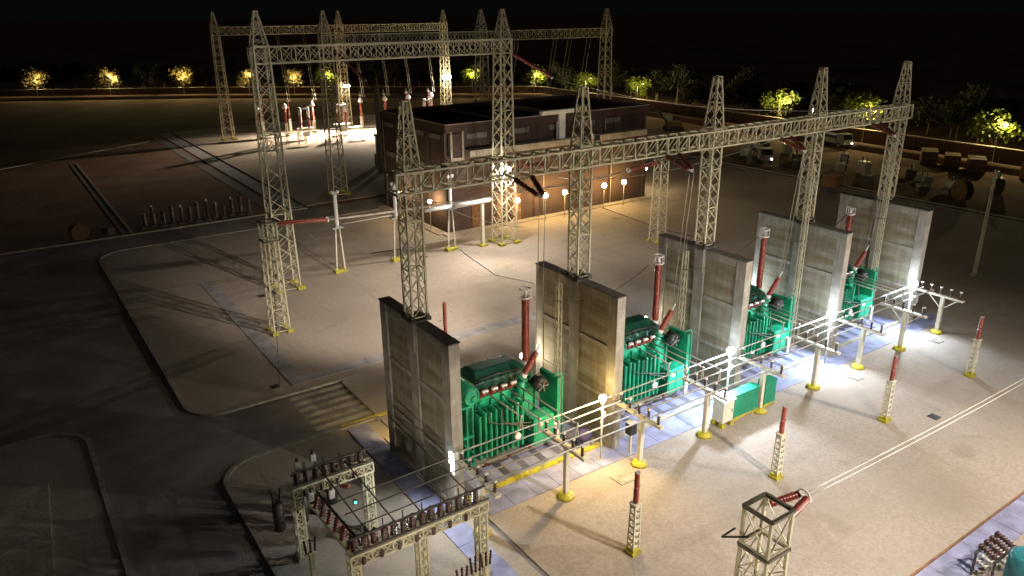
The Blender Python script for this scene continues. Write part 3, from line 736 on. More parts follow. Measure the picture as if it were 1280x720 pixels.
wl(2, yf, 4.05, 'bright white lamp post at the front end of the third fire wall', 'flood_cool', .26, 4200, COOL)
wl(3, yf, 4.05, 'bright white lamp post at the front end of the fourth fire wall', 'flood_cool', .32, 3400, COOL)
wl(4, yf, 4.05, 'bright white lamp post at the front end of the farthest fire wall', 'flood_cool', .32, 3400, COOL)
wl(1, yr, 3.7, 'warm lamp at rear end of brown stained wall beside red bushing', 'lamp_soft', .22, 900, (1, .88, .7), 1)
wl(2, yr, 3.7, 'small lamp at rear end of third wall beside second red bushing', 'lamp_soft', .15, 500, (1, .9, .8), 1)
wl(3, yr, 3.8, 'white lamp at rear end of fourth wall above third transformer', 'flood_cool', .29, 2600, COOL, 1)
wall_lamp((WX[0]+WT+.75, YB-1.1, 3.0), 'warm lamp behind the rear end of the nearest bare fire wall', 'lamp_warm', .20, (900, (1, .70, .28)), 1)
t = thing('wall_floodlight', 'white floodlight on front end of the nearest bare wall, turned left', 'floodlight', (WX[0]-.15, YF-.3, 3.5))
mb = MB(); mb.cbox(.05, 0, -.7, .28, .4, 1.3); mb.build('housing', 'white', t, .03); MB().box(-.125, -.18, -.1, -.105, .18, .5).build('glass', 'flood_cool', t)
mb = MB(); mb.bar((.15,.05,0), (.15,.4,0), .06); mb.build('bracket', 'darksteel', t)
lamp('flood_beam', 'SPOT', (-.3, -.05, .2), (-3, -1.5, -2.6), 800, (.86, .95, 1), .15, 160, .5, t)

# ------------------------------------------------------------------ floodlights on towers and masts
def flood(loc, targets, lab, watts, col, m='flood_warm', r=.26, cone=130):
    t = thing('floodlight', lab, 'floodlight', loc, group='floodlights on towers')
    for i, tg in enumerate(targets):
        off = V(((i-(len(targets)-1)/2)*.8, 0, 0)); d = (V(tg)-V(loc)).normalized()
        mb = MB(); mb.lathe(off-d*.35, off, [(0,.12),(.3,r*.8),(1,r*1.1)], 12); h = mb.build('housing', 'greysteel', t)
        mb = MB(); mb.sphere(off+d*.10, r, 12, 8); mb.build('glass', m, t)
        lamp('flood_beam', 'SPOT', off+d*(.12+r), off+d*3, watts, col, .2, cone, 1., t)
    mb = MB(); mb.bar((-.4*(len(targets)-1)-.2, .25, .1), (.4*(len(targets)-1)+.2, .25, .1), .09); mb.bar((0,.25,.1), (0,.9,.1), .09); mb.build('bracket', 'steel', t)
    return t
WARM = (1, .83, .62)
flood((44.3, 65.5, 8.75), [(33.2, 63.0, 0), (37.0, 56.5, 0)], 'small lit floodlight pair on the tower before the building', 6500, (1, .88, .74), m='tower_flood', r=.17, cone=76)
flood((66.0, 158.2, 9.4), [(55, 154, 0), (65, 151, 0)], 'lit floodlight pair on the far tower left of the building', 130000, WARM, r=.27, cone=92)
flood((90.4, 157.6, 10.0), [(82, 152, 0), (92, 151, 0)], 'brightest floodlight pair on the far tower above black roof', 130000, (1, .93, .84), r=.62, cone=92)
def added_back_flood(x, aims, lab):  # unseen lamps added to even out the light over the rear yard
    t = thing('added_beam_floodlight', lab, 'floodlight', (x, YG+.7, 17.6), group='added rear-facing floodlights on gantry beam')
    for i, (ax, ay, wt, cone) in enumerate(aims):
        a = V((-.35+.7*i, .25, 0)); MB().cbox(a.x, a.y-.2, a.z-.2, .42, .3, .4).build('housing', 'darksteel', t, .02)
        MB().cbox(a.x, a.y-.03, a.z-.17, .36, .02, .34).build('glass', 'flood_warm', t)
        lamp('flood_beam', 'SPOT', a+V((0,.06,0)), V((ax-x, ay-YG, -17.6)), wt, (1, .88, .75), .2, cone, .8, t)
    mb = MB(); mb.bar((-.6,-.2,-.25),(.6,-.2,-.25),.08); mb.bar((0,-.2,-.25),(0,-.6,-.5),.07); mb.build('bracket', 'steel', t)
added_back_flood(WX[1]+1.6, [(24.0, 57, 42000, 46), (36, 57, 16000, 60)], 'added rear-facing floodlight pair on the beam beside the second wall column')
added_back_flood(WX[3]+1.6, [(66, 66, 9000, 60)], 'single added rear-facing floodlight on the beam beside the fourth wall column')
t = thing('added_yard_lamp', 'added unseen lamp post beyond the bottom left edge lighting the low lattice frames', 'lamp post', (2.6, 9.0, .08))
mb = MB(); mb.cyl((0,0,0),(0,0,9),.1,.07,10); mb.build('pole', 'greysteel', t); MB().cbox(0,.1,8.9,.6,.4,.25).build('head', 'darksteel', t); MB().cbox(.02,.12,8.875,.5,.3,.02).build('glass', 'flood_warm', t)  # unseen lamp added to light the low frames, nearest wall and bus tower
lamp('lamp_beam', 'SPOT', (.15,.3,8.7), (12.0, 17.5, 3.2), 4200, (1, .84, .60), .2, 36, .8, t)
lamp('lamp_beam', 'SPOT', (.15,.3,8.7), (13.4, 23.5, 5.0), 6500, (1, .88, .72), .2, 24, .8, t)
lamp('lamp_beam', 'SPOT', (.2,.2,8.7), (15.7, 3.2, 6.5), 4200, (1, .84, .62), .2, 30, .8, t)
# tall floodlight masts just outside the right edge, the source of the foreground light
def flood_mast(x, y, lab, aims):
    t = thing('floodlight_mast', lab, 'floodlight mast', (x, y, .08), group='floodlight masts of the neighbouring bank')
    mb = MB(); mb.cyl((0,0,0),(0,0,20),.22,.12,12); mb.build('pole', 'greysteel', t)
    mb = MB(); mb.bar((-1.2,0,20),(1.2,0,20),.12); mb.build('cross_arm', 'greysteel', t)
    mb = MB(); mb.bar((-1.2,0,6),(2.9,0,6),.12); mb.build('cross_arm', 'greysteel', t)  # lower arm and its heads added to light gantry columns and bus tower
    for i, (ax, ay, az, wt, cone) in enumerate(aims):
        a = V((-1.1+.73*i, .25, 20 if az < 6 else 6)); mb = MB(); mb.cbox(a.x, a.y, a.z-.2, .5, .35, .4); mb.build('housing', 'darksteel', t)
        MB().cbox(a.x, a.y+.19, a.z-.17, .44, .02, .34).build('glass', 'flood_warm', t)
        lamp('flood_beam', 'SPOT', a+V((0,.3,-.05)), V((ax-x, ay-y, az)), wt, (1, .90, .78), .25, cone, .9, t)
flood_mast(29.5, 1.0, 'tall floodlight mast beyond the bottom right edge, nearer one', [(24.5, 19, 0, 25000, 66), (37, 20, 0, 23000, 90), (18.3, 12.2, 7.6, 12000, 44), (18, 32, 14, 11000, 50), (34, 32, 14, 11000, 50)])
flood_mast(50.0, -1.0, 'tall floodlight mast beyond the right edge, farther one', [(38, 13, 0, 32000, 90), (50, 18, 0, 15000, 80), (44, 32, 14, 12000, 50), (58, 32, 14, 12000, 50)])

# ------------------------------------------------------------------ substation building
BX0, BX1, BY0, BY1, BH = 42.0, 73.0, 74.0, 90.5, 12.45
b = thing('brick_building', 'two storey brown brick building with black flat roof behind the transformers', 'building', ((BX0+BX1)/2, BY0, .0))
cx = (BX0+BX1)/2; W2 = (BX1-BX0)/2; D = BY1-BY0
mb = MB(); mb.box(-W2, 0, 0, W2, .35, 9.0); mb.box(-W2, .352, 0, -W2+.35, D, BH-.3); mb.box(W2-.35, .352, 0, W2, D, BH-.3); mb.box(-W2+.36, D-.35, 0, W2-.36, D, BH-.3)
mb.box(-W2+.36, .9, 9.0, W2-.36, 1.2, BH-.3)
mb.build('wall', 'brick', b)
mb = MB(); mb.box(-W2+.3, .3, BH-.75, W2-.3, D-.3, BH-.45); rf = mb.build('roof', 'roof', b)
MB().box(.9, .9, BH-.448, 1.5, D-.4, BH+.06).build('roof_ridge', 'beige', rf)
MB().box(-6.6, .9, BH-.448, -6.25, D-.4, BH-.2).build('roof_ridge', 'conc', rf)
mb = MB(); p = .38
mb.box(-W2-.06, -.06, BH-.9, W2+.06, .32, BH); mb.box(-W2-.06, .322, BH-.9, -W2+.32, D+.06, BH); mb.box(W2-.32, .322, BH-.9, W2+.06, D+.06, BH); mb.box(-W2+.322, D-.32, BH-.9, W2-.322, D+.06, BH)
pa = mb.build('parapet', 'brick', b)
mb = MB()
for a in ((-W2-.1,-.1,W2+.1,.0),(-W2-.1,.002,-W2,D+.1),(W2,.002,W2+.1,D+.1),(-W2+.002,D,W2-.002,D+.1)): mb.box(a[0],a[1],BH+.002,a[2],a[3],BH+.10)
mb.build('coping', 'beige', pa)
MB().box(-W2+2.6, -.9, 8.75, W2-.9, .34, 9.5).build('ledge', 'beige', b, .03)
for k in range(6):   # pilasters on the front
    xx = -W2+.02 + k*(2*W2-.62)/5
    MB().box(xx, -.16, 0, xx+.55, -.004, 8.7).build('pilaster', 'brick', b)
for xx in (-W2+3.3, -6.2, -.5, 4.2, 8.6):   # grey panels set in the upper recess
    MB().box(xx, .80, 10.55, xx+2.7, .895, 11.15).build('window', 'panelgrey', b)
for k in range(4):
    xx = -W2+8 + k*5.5; MB().cyl((xx, -.3, 0), (xx, -.3, 8.75), .06, None, 8).build('drain_pipe', 'beige', b)
for k in range(3): xx = -W2+9+k*7.5; MB().cyl((xx,.55,9.5),(xx,.55,BH-.9),.07,None,8).build('post', 'beige', b)
# corner stair frame and T shaped gutter head
mb = MB(); mb.box(-W2+.5, -.22, 8.3, -W2+.75, .33, 11.7); mb.box(-W2+2.0, -.22, 8.3, -W2+2.25, .33, 11.7); mb.box(-W2+.5,-.22,11.3,-W2+2.25,.33,11.7) if 0 else None; mb.box(-W2+.752, -.2, 8.3, -W2+1.998, .3, 8.75); mb.build('balcony_frame', 'beige', b)
MB().box(-W2+.752, .02, 8.76, -W2+1.998, .25, 11.4).build('window', 'brick', b)
T0 = 58.2 - cx
mb = MB(); mb.box(T0-.45, -.45, 9.5, T0+.45, .30, 12.60); mb.box(T0-3.1, -.5, 12.56, T0+3.1, .28, 13.05); mb.build('gutter_head', 'white', b, .05)
# left side: piers and grey panels
for k in range(5):
    yy = .1 + k*(D-.75)/4; MB().box(-W2-.14, yy, 0, -W2-.004, yy+.5, BH-.95).build('pilaster', 'brick', b)
for z in (7.0, 10.7):
    for k in range(4):
        yy = .75 + k*(D-.75)/4; MB().box(-W2-.05, yy+.5, z, -W2-.003, yy+2.9, z+.55).build('window', 'panelgrey', b)
for xx, dw in ((-W2+3.2, 1.5), (-W2+6.1, 1.2), (-W2+9.0, 1.2)):
    d = MB().box(xx, -.06, .1, xx+dw, -.003, 3.6).build('door', 'rust', b); MB().box(xx+dw-.2, -.10, 1.2, xx+dw-.12, -.062, 1.5).build('handle', 'greysteel', d)
MB().box(-W2-.9, -1.2, .081, W2+.4, -.17, .24).build('plinth', 'beige', b)
MB().box(-W2-1.4, -.1, .081, -W2-.16, D, .20).build('plinth', 'beige', b)
# louvre slats in the upper recess
mb = MB()
for k in range(16): xx = -W2+2.8+k*1.75; mb.box(xx, .72, 9.52, xx+.06, .79, BH-.95)
mb.build('mullion', 'darksteel', b)
MB().box(W2+.004, 2.5, .9, W2+2.2, 4.0, 1.0).build('side_step', 'conc', b)

def globe(x, y, z, lab, m='warm_globe', r=.29, side=0):
    t = thing('wall_globe_lamp', lab, 'lamp', (x, y, z), group='globe lamps along the building')
    mb = MB(); mb.sphere((0,0,0), r, 12, 8); mb.build('globe', m, t)
    mb = MB(); mb.cyl((0,0,-r-.12),(0,0,-r+.02),.1,.13,8); mb.cyl((0,0,-z+.1),(0,0,-r-.1),.045,None,8); mb.build('pole', 'beige', t)
for x, lab in ((50.3, 'warm globe lamp hidden behind the floodlit tower, leftmost along facade'), (54.5, 'warm globe lamp just right of the floodlit tower before facade'),
               (57.5, 'warm globe lamp before facade, left of the brown wall column'), (63.9, 'warm globe lamp before facade, right of the column'), (67.3, 'rightmost warm globe lamp before the brick facade')):
    globe(x, 72.0, 3.2, lab)
globe(40.9, 76.3, 3.6, 'bare warm bulb on left side of building near its front corner', 'small_globe', .20)
globe(40.7, 83.5, 3.4, 'bare warm bulb midway along the left side of the building', 'small_globe', .20)
globe(73.9, 84.0, 3.6, 'warm bulb on the right side of the building', 'warm_globe', .28)
globe(75.5, 76.5, 3.4, 'warm bulb standing off the right front corner of the building', 'small_globe', .24)

# ------------------------------------------------------------------ disconnector posts left of the building
def disc_proto():
    t = thing('disconnector_post', 'x', 'switch post', group='tall white disconnector posts')
    for s in (-1, 1): mb = MB(); mb.bar((s*.42, 0, .3), (s*.2, 0, 4.5), .13); mb.build('leg', 'creampaint', t)
    mb = MB(); mb.cbox(0,0,4.5,1.15,.6,.12); mb.cbox(0,0,4.62,.55,.55,.12); mb.build('base_frame', 'greysteel', t)
    mb = MB(); mb.ins((0,0,4.74), (0,0,7.9), .21, 18, 14, .82); mb.build('insulator', 'white', t)
    mb = MB(); mb.sphere((-.24,0,8.05), .2, 10, 6); mb.sphere((.28,0,8.05), .2, 10, 6); mb.bar((-.3,0,8.0),(.3,0,8.0),.12); mb.build('contact_head', 'white', t)
    mb = MB(); mb.cbox(0,0,0,1.35,.7,.3); mb.build('footing', 'yellow', t, .02)
    return t
dp = disc_proto()
for i, (x, y, lab) in enumerate([(26.4, 68.4, 'white disconnector post right of the leftmost tall tower'), (32.7, 68.4, 'disconnector post in the middle, beside nearest wall column top'),
                                 (39.0, 68.2, 'disconnector post before the door of brick building')]):
    if i == 0: dp.location = (x, y, .08); dp['label'] = lab
    else: dup(dp, (x, y, .08), label=lab)
mb = MB(); mb.cyl((0,0,0),(2.9,0,0),.20,None,14); one(mb, 'bus_tube', 'white', 'thick white bus tube left of the post before building door', 'bus tube', (35.8, 67.9, 5.0))
mb = MB(); mb.cyl((0,0,0),(4.4,0,.05),.27,None,14); one(mb, 'bus_tube', 'white', 'thickest white bus tube glaring beside the floodlit tower', 'bus tube', (39.2, 67.6, 5.05))
t = thing('tube_stand', 'single legged stand under the thickest white tube', 'stand', (42.6, 67.6, .08)); MB().cbox(0,0,.2,.3,.3,4.5).build('leg', 'creampaint', t); MB().cbox(0,0,0,.9,.9,.22).build('footing', 'yellow', t)
mb = MB(); mb.cyl((0,0,0),(5.4,0,.05),.06,None,8); one(mb, 'bus_tube', 'tube', 'thin grey bus tube between the two left disconnector posts', 'bus tube', (26.9, 68.4, 4.9))

# ------------------------------------------------------------------ far yard switchgear
def far_post(kind):
    t = thing('instrument_transformer' if kind else 'surge_arrester', 'x', 'switchgear', group='red switchgear posts in far yard')
    mb = MB(); mb.cbox(0,0,.1,.5,.5,2.4); mb.cbox(0,0,2.5,.7,.7,.12); mb.build('pedestal', 'creampaint', t)
    if kind:
        mb = MB(); mb.ins((0,0,2.62),(0,0,5.6),.30,14,12,.75); mb.build('insulator', 'red', t)
        mb = MB(); mb.lathe((0,0,5.6),(0,0,6.7),[(0,.35),(.2,.55),(.5,.5),(1,.12)],12); mb.build('head', 'white', t)
    else:
        for k in range(3): mb = MB(); mb.ins((0,0,2.62+k*1.25),(0,0,3.7+k*1.25),.24,6,12,.75); mb.build('insulator', 'red', t)
        mb = MB()
        for k in range(3): mb.cyl((0,0,3.71+k*1.25),(0,0,3.86+k*1.25),.28,None,12)
        mb.build('collar', 'white', t)
        mb = MB(); mb.cyl((0,0,6.36),(0,0,7.4),.06,.03,8); mb.torus((0,0,6.5),.4,.05,14,6); mb.build('cap', 'white', t)
    mb = MB(); mb.cbox(0,0,0,1,1,.12); mb.build('footing', 'yellow', t)
    return t
fa, fb = far_post(1), far_post(0)
ORD = ['first', 'second', 'third', 'fourth', 'fifth', 'sixth', 'seventh', 'eighth', 'ninth']
rowA = [46.0, 51.8, 57.6, 68.6, 74.4, 80.2, 86.0]; rowB = [48.8, 54.6, 60.0, 71.2, 77.0, 82.8, 88.6]
for i, x in enumerate(rowA):
    lab = '%s white-headed red switchgear post from left in near row of far yard' % ORD[i]
    if i == 0: fa.location = (x, 157.5, .08); fa['label'] = lab
    else: dup(fa, (x, 157.5, .08), label=lab)
for i, x in enumerate(rowB):
    lab = '%s banded red arrester post from left in back row of far yard' % ORD[i]
    if i == 0: fb.location = (x, 163.5, .08); fb['label'] = lab
    else: dup(fb, (x, 163.5, .08), label=lab)
def breaker(x, y, lab):
    t = thing('circuit_breaker', lab, 'switchgear', (x, y, .08), group='twin column breakers in far yard')
    mb = MB()
    for a in (-1.3, 1.3):
        for c in (-.5, .5): mb.bar((a, c, 0), (a, c, 2.0), .14)
    mb.cbox(0,0,2.0,3.2,1.3,.2); mb.build('table', 'creampaint', t)
    for a in (-.85, .85): mb = MB(); mb.ins((a,0,2.2),(a,0,4.6),.32,11,12,.75); mb.build('insulator', 'red', t)
    mb = MB()
    for a in (-.85, .85): mb.cyl((a,0,4.6),(a,0,6.3),.28,None,12)
    mb.cyl((-.85,0,6.0),(.85,0,6.0),.14,None,8); mb.build('interrupter', 'white', t)
    mb = MB(); mb.cbox(0,-.5,.6,1.2,.7,1.2); mb.build('drive_box', 'greysteel', t)
breaker(53.6, 151.5, 'twin red column breaker with white frame left in the far yard')
breaker(62.0, 152.5, 'twin red column breaker before the floodlit far tower')
breaker(81.0, 150, 'twin red column breaker showing above the black roof')
for i, x in enumerate((45.0, 49, 52.6, 57.5, 62)):   # low steel frames
    t = thing('low_frame', '%s low steel trestle from left standing on the bright far gravel' % ORD[i], 'trestle', (x, 146.0, .08), group='low trestles in far yard')
    mb = MB()
    for a in (-1.1, 1.1):
        for c in (-.4, .4): mb.bar((a,c,0),(a,c,2.2),.12)
    mb.build('leg', 'creampaint', t); MB().cbox(0,0,2.2,2.8,1.1,.14).build('top', 'creampaint', t)
t = thing('white_post', 'white insulator column on grey pillar at left rear corner of building', 'insulator post', (53.1, 116.4, .08))
MB().cbox(0,0,0,.9,.9,2.0).build('pillar', 'conc', t); mb = MB(); mb.ins((0,0,2),(0,0,5.0),.34,10,12,.85); mb.build('insulator', 'white', t); mb = MB(); mb.sphere((-.3,0,5.1),.28,8,6); mb.sphere((.4,0,5.1),.28,8,6); mb.build('contact_head', 'white', t)
t = thing('concrete_pole', 'plain grey concrete pole at the left rear of the building', 'pole', (51.6, 112, .08))
mb = MB(); mb.cyl((0,0,0),(0,0,13.2),.55,.42,10); mb.build('shaft', 'beige', t); MB().cbox(0,0,13.2,1.0,1.0,.3).build('cap', 'beige', t)

# ------------------------------------------------------------------ conductors
def wires(p, q, sag, lab, r=.022, gap=0., m='wire', cat='conductor', grp=None):
    mb = MB(); d = V(q)-V(p)
    if gap:
        o = V((-d.y, d.x, 0)); o = (o.normalized() if o.length > .1 else V((1,0,0)))*gap/2
        mb.wire(o, d+o, sag, r, 14); mb.wire(-o, d-o, sag, r, 14)
    else: mb.wire((0,0,0), d, sag, r, 14)
    return one(mb, 'conductor_wire', m, lab, cat, p, group=grp)
for i in range(4):
    wires((SX[i], YG-2.15, 15.5), (WX[i]+WT+6.5, 30.9, 6.95), -.4, 'thin drop wire pair above the leaning bushing of the %s transformer' % TN[i], .018, .3, grp='drop wires to transformers')
    wires((WX[i]+WT+7.2, 33.2, 9.4), (SX[i]+.4, 44+i*.5, 14.5) if 0 else (WX[i]+WT+7.0, 47.5, .2), .9, 'thin wire falling behind the tall bushing of the %s transformer' % TN[i], .02, grp='wires behind the tall bushings') if i in (9,) else None
for i, (xa, xb) in enumerate([(24.0, 34.4), (33.6, 45), (44.2, 55.8), (55, 66)]):
    wires((xa, 31.0, 9.3), (xb-1.5, 32.6, 9.2), .9, 'sagging wire strung behind the lamps between tall bushings, span %s from left' % ORD[i], .03, grp='wires between tall bushings', m='darksteel')
for i, x in enumerate((24.3, 35.0, 45.6)):
    wires((x, YG, 16.3), (x+2.5, 57.4+2*i, 10 - i), 1.2, 'long slack wire from the gantry beam back towards low towers, %s from left' % ORD[i], .022, grp='slack wires behind gantry')
k = 0
for x in (47, 52.5, 58, 69, 75, 80.5, 86.5):
    wires((x+.6, 158, 6.75), (x+.2, 160, 20.1), 0, '%s drop wire pair from left hanging from the farthest crossbeam' % ORD[k], .045, .5, grp='drop wires in far yard', m='tube'); k += 1
k = 0
for x in (70.5, 78, 81, 85):
    wires((x, 100.8, 20.0), (x-1.4, 100.8, 12.5), 0, '%s drop wire pair from left under crossbeam behind the roof' % ORD[k], .03, .9, grp='drop wires behind the roof', m='tube'); k += 1
for i, (x, z) in enumerate(((30.46, 4), (33, 4))):
    pass
t = thing('insulator_string', 'long dark red insulator string slanting down right of the floodlit tower top', 'insulator', (46.1, 67.1, 20.3))
mb = MB(); mb.ins((0,0,0),(4.6,-1.0,-2.6),.22,18,10,.7); mb.build('insulator', 'darkred', t); mb = MB(); mb.sphere((4.7,-1.02,-2.66),.18,8,5); mb.build('clamp', 'greysteel', t)
wires((50.8, 66, 17.6), (72.5, YG, 16.2) if 0 else (59.0, YG+.5, 17.0), 1.4, 'long pale wire sagging from dark red string to the far gantry column', .03)
t = thing('insulator_string', 'dark insulator string slanting beside the tower left of the building', 'insulator', (39.9, 100.2, 20.0))
mb = MB(); mb.ins((0,0,0),(4.2,-1.0,-4.4),.26,18,10,.7); mb.build('insulator', 'darkred', t); mb = MB(); mb.sphere((4.25,-1.0,-4.5),.2,8,5); mb.build('clamp', 'greysteel', t)
t = thing('insulator_string', 'V-shaped dark red strings beside the floodlight at middle of the tower', 'insulator', (46.2, 66.6, 8.6), group=None)
for s in (0, 1): mb = MB(); mb.ins((0, s*.5, s*.35), (4.4, -.3, -.35+s*.1), .21, 16, 10, .7); mb.build('insulator', 'darkred', t)
wires((20.6, 66.4, 8.2), (24.2, 45, .2), .2, 'thin wire slanting across gravel from the leftmost tall tower towards trench', .02)
wires((13.2, 47.6, .15), (20.0, 66.2, 18), .4, 'thin stay wire from the yard corner up the leftmost tall tower', .02, m='darksteel')
wires((30.3, 52.5, 9.0), (33.5, 46.6, 8.4), .3, 'short pale wire curving behind the first tall red bushing', .025)
# a small red post behind the nearest wall
t = thing('post_insulator', 'thin red post insulator behind nearest fire wall with side contacts', 'insulator post', (23.6, 42.6, .1))
MB().cbox(0,0,0,.3,.3,2.6).build('pedestal', 'creampaint', t); mb = MB(); mb.ins((0,0,2.6),(0,0,5.5),.15,16,12,.8); mb.build('insulator', 'red', t)
mb = MB(); mb.bar((-.5,0,4.2),(.05,0,4.3),.06); mb.bar((.05,0,4.7),(.6,.2,4.65),.06); mb.sphere((.62,.2,4.65),.1,8,5); mb.build('contact', 'greysteel', t)

# ------------------------------------------------------------------ small bus structure at lower left
def lframe(x0, x1, y, z, lab, cols):
    t = thing('lattice_portal', lab, 'lattice frame', (x0, y, .08), group='low lattice frames at lower left')
    L_ = x1-x0
    mb = MB(); mb.lattice((-.2,0,z-.28),(L_+.2,0,z-.28),.44,.44,int(L_/.42),.085,.055,True,1,h0=.5,h1=.5); mb.build('beam', 'steel', t)
    for c in cols:
        mb = MB(); mb.lattice((c,0,.1),(c,0,z-.56),.40,.38,7,.085,.05,True,2); mb.build('column', 'steel', t)
        MB().cbox(c,0,0,.7,.7,.12).build('footing', 'kerb', t)
    mb = MB()
    for k in range(int(L_/.5)):
        a0 = V((.1+k*.5, .28, z+.1)); mb.path([a0+V((.25-.25*math.cos(q*PI/6), .1*math.sin(q*PI/6), -.55*math.sin(q*PI/6)+.25)) for q in range(7)], .035, 5)
    mb.build('jumper_loop', 'black', t)
    mb = MB(); mb.bar((-.1,.3,z+.38),(L_+.2,.3,z+.38),.06); mb.bar((-.1,-.32,z+.2),(L_+.2,-.32,z+.2),.05); mb.build('side_rail', 'darksteel', t)
    for k in range(int(L_/.8)):
        xx = .3+k*.8; mb = MB(); mb.ins((xx,-.3,z-.5),(xx,-.34,z-.15),.09,4,8,.55); mb.build('hanging_insulator', 'brown', t)
    n = int(L_/.42)
    mb = MB(); mb.bar((-.1,0,z+.66),(L_+.2,0,z+.66),.07); mb.build('top_bar', 'darksteel', t)
    for k in range(int(L_/.9)):
        mb = MB(); mb.bar((.35+k*.9,-.25,z+.2),(.6+k*.9,.3,z+.85),.06,.10); mb.build('switch_blade', 'darksteel', t)
    for k in range(n):
        xx = .1+k*L_/n; mb = MB(); mb.ins((xx, .05*(-1)**k, z-.02),(xx+.02*(-1)**k, .05*(-1)**k, z+.66),.165,5,9,.55); mb.build('insulator', 'brown', t)
    return t
lframe(8.75, 14.85, 24.15, 3.95, 'nearer low lattice frame topped with dark insulators at bottom left', (0, 3.05, 6.05))
lframe(8.45, 12.0, 29.95, 3.95, 'farther low lattice frame with dark insulators beside kerb island', (0, 3.5))
for i, x in enumerate((9.55, 10.75, 11.95, 13.15, 14.3)):
    mb = MB(); mb.cyl((0,0,0),(.1,6.5 if i < 4 else 8.2,0),.035,None,7)
    one(mb, 'bus_bar', 'darksteel', '%s dark bar from left running between the two low lattice frames' % ORD[i], 'bus bar', (x, 24.1, 4.52), group='dark bars between low frames')
for i, y in enumerate((24.9, 25.9, 26.95)):
    mb = MB(); mb.cyl((0,0,0),(5.9,.1,0),.032,None,7)
    one(mb, 'bus_bar', 'darksteel', '%s dark cross bar above paving by the nearer low frame' % ['nearest', 'middle', 'farthest'][i], 'bus bar', (9.2, y, 4.60), group='dark cross bars at low frames')
t = thing('disconnector_row', 'row of dark red switch insulators on a rail left of the paved bay', 'switch row', (9.15, 24.6, 3.0))
mb = MB(); mb.bar((0,0,0),(-.2,4.9,0),.16); mb.build('rail', 'steel', t)
for k in range(7): mb = MB(); mb.ins((-.03*k,.3+k*.7,.08),(.2-.03*k,.35+k*.7,.75),.14,5,9,.55); mb.build('insulator', 'darkred', t)
for k in range(6): mb = MB(); mb.bar((.2-.03*k,.4+k*.7,.78),(.1-.03*k,1.0+k*.7,1.0),.07,.10); mb.build('blade', 'black', t)
for i, (x, y) in enumerate(((9.1, 29.9), (9.8, 29.85), (10.5, 29.8))):
    t = thing('disconnector', '%s small red disconnector from left hung before the farther low frame' % ORD[i], 'switch', (x, y, 3.3), group='small red disconnectors')
    mb = MB(); mb.ins((0,.0,0),(.25,-.5,.12),.13,4,10); mb.build('insulator', 'darkred', t); MB().cbox(0,.15,-.1,.18,.3,.2).build('base', 'greysteel', t)
for i, (x, y, z, lab) in enumerate(((8.95, 31.0, 4.1, 'left'), (9.75, 31.1, 4.2, 'middle'), (9.0, 29.6, 3.2, 'lower left'), (9.9, 29.4, 3.1, 'lower right'))):
    t = thing('switch_box', 'pale switch box at the %s on the farther low lattice frame' % lab, 'switch', (x, y, z), group='pale switch boxes on low frame')
    MB().cbox(0,0,0,.26,.2,.46).build('box', 'white', t, .02); mb = MB(); mb.cyl((0,0,.46),(0,0,.66),.06,None,8); mb.build('stub', 'brown', t)
t = thing('pilot_lamp', 'tiny green pilot light between the low lattice frames', 'lamp', (10.55, 28.15, 3.3)); mb = MB(); mb.sphere((0,0,0),.055,8,6); mb.build('lens', 'led', t); MB().cbox(0,.1,-.12,.12,.12,.24).build('box', 'darksteel', t)
for i, (x, y, h) in enumerate(((12.0, 22.6, 1.0), (12.9, 22.7, 1.3), (13.7, 22.9, 1.5), (14.3, 23.0, 1.2), (8.3, 28.3, 1.2))):
    t = thing('fuse_stand', '%s dark pronged fuse stand from left near the bottom frame' % ORD[i] if i < 4 else 'lone dark fuse stand left of the low frames', 'fuse stand', (x, y, .09), group='dark fuse stands')
    MB().cbox(0,0,0,.2,.2,1.4).build('stand', 'steel', t)
    mb = MB()
    for k in range(3): mb.ins((-.2+k*.2,0,1.4),(-.26+k*.26,0,1.4+h*.6),.07,5,8,.6)
    mb.build('insulator', 'brown', t)
for i, (x, y) in enumerate(((9.4, 32.6), (10.2, 32.9), (11.2, 33.2), (8.2, 32.6))):
    t = thing('upright_apparatus', '%s dark upright apparatus from left behind the farther low frame' % ORD[i], 'switchgear', (x, y, .09), group='dark apparatus behind low frame')
    mb = MB(); mb.cyl((0,0,0),(0,0,1.6),.28,None,12); mb.build('body', 'darksteel', t)
    for k in (-1, 1): mb = MB(); mb.ins((k*.15,0,1.6),(k*.22,0,2.3),.09,5,8); mb.build('bushing', 'brown', t)

# ------------------------------------------------------------------ bottom right corner: teal tank and dark coil rack
t = thing('teal_tank', 'teal rounded tank at the bottom right corner', 'tank', (33.6, 9.45, .08))
mb = MB(); mb.lathe((0,0,.3),(0,0,2.0),[(0,.6),(.06,.72),(.9,.72),(1,.55)],22); mb.build('body', 'teal', t)
mb = MB(); mb.cbox(0,0,0,1.3,1.3,.3); mb.build('plinth', 'conc', t)
mb = MB(); mb.torus((0,0,1.98),.45,.05,18,6); mb.build('rim', 'teal', t)
t = thing('insulator_rack', 'dark rack of ribbed brown insulators beside the teal tank', 'insulator rack', (33.75, 10.75, .08))
mb = MB(); mb.bar((-.9,-.4,.1),(-.9,-.4,1.3),.09); mb.bar((.9,-.4,.1),(.9,-.4,1.3),.09); mb.bar((-1.0,-.4,1.3),(1.0,-.4,1.3),.1); mb.bar((-1.0,.4,1.3),(1.0,.4,1.3),.1); mb.bar((-.9,.4,.1),(-.9,.4,1.3),.09); mb.bar((.9,.4,.1),(.9,.4,1.3),.09); mb.build('rack', 'darksteel', t)
for k in range(4): mb = MB(); mb.ins((-.8+k*.5,-.35,1.42),(-.6+k*.5,.45,1.55),.16,6,10,.6); mb.build('insulator', 'brown', t)
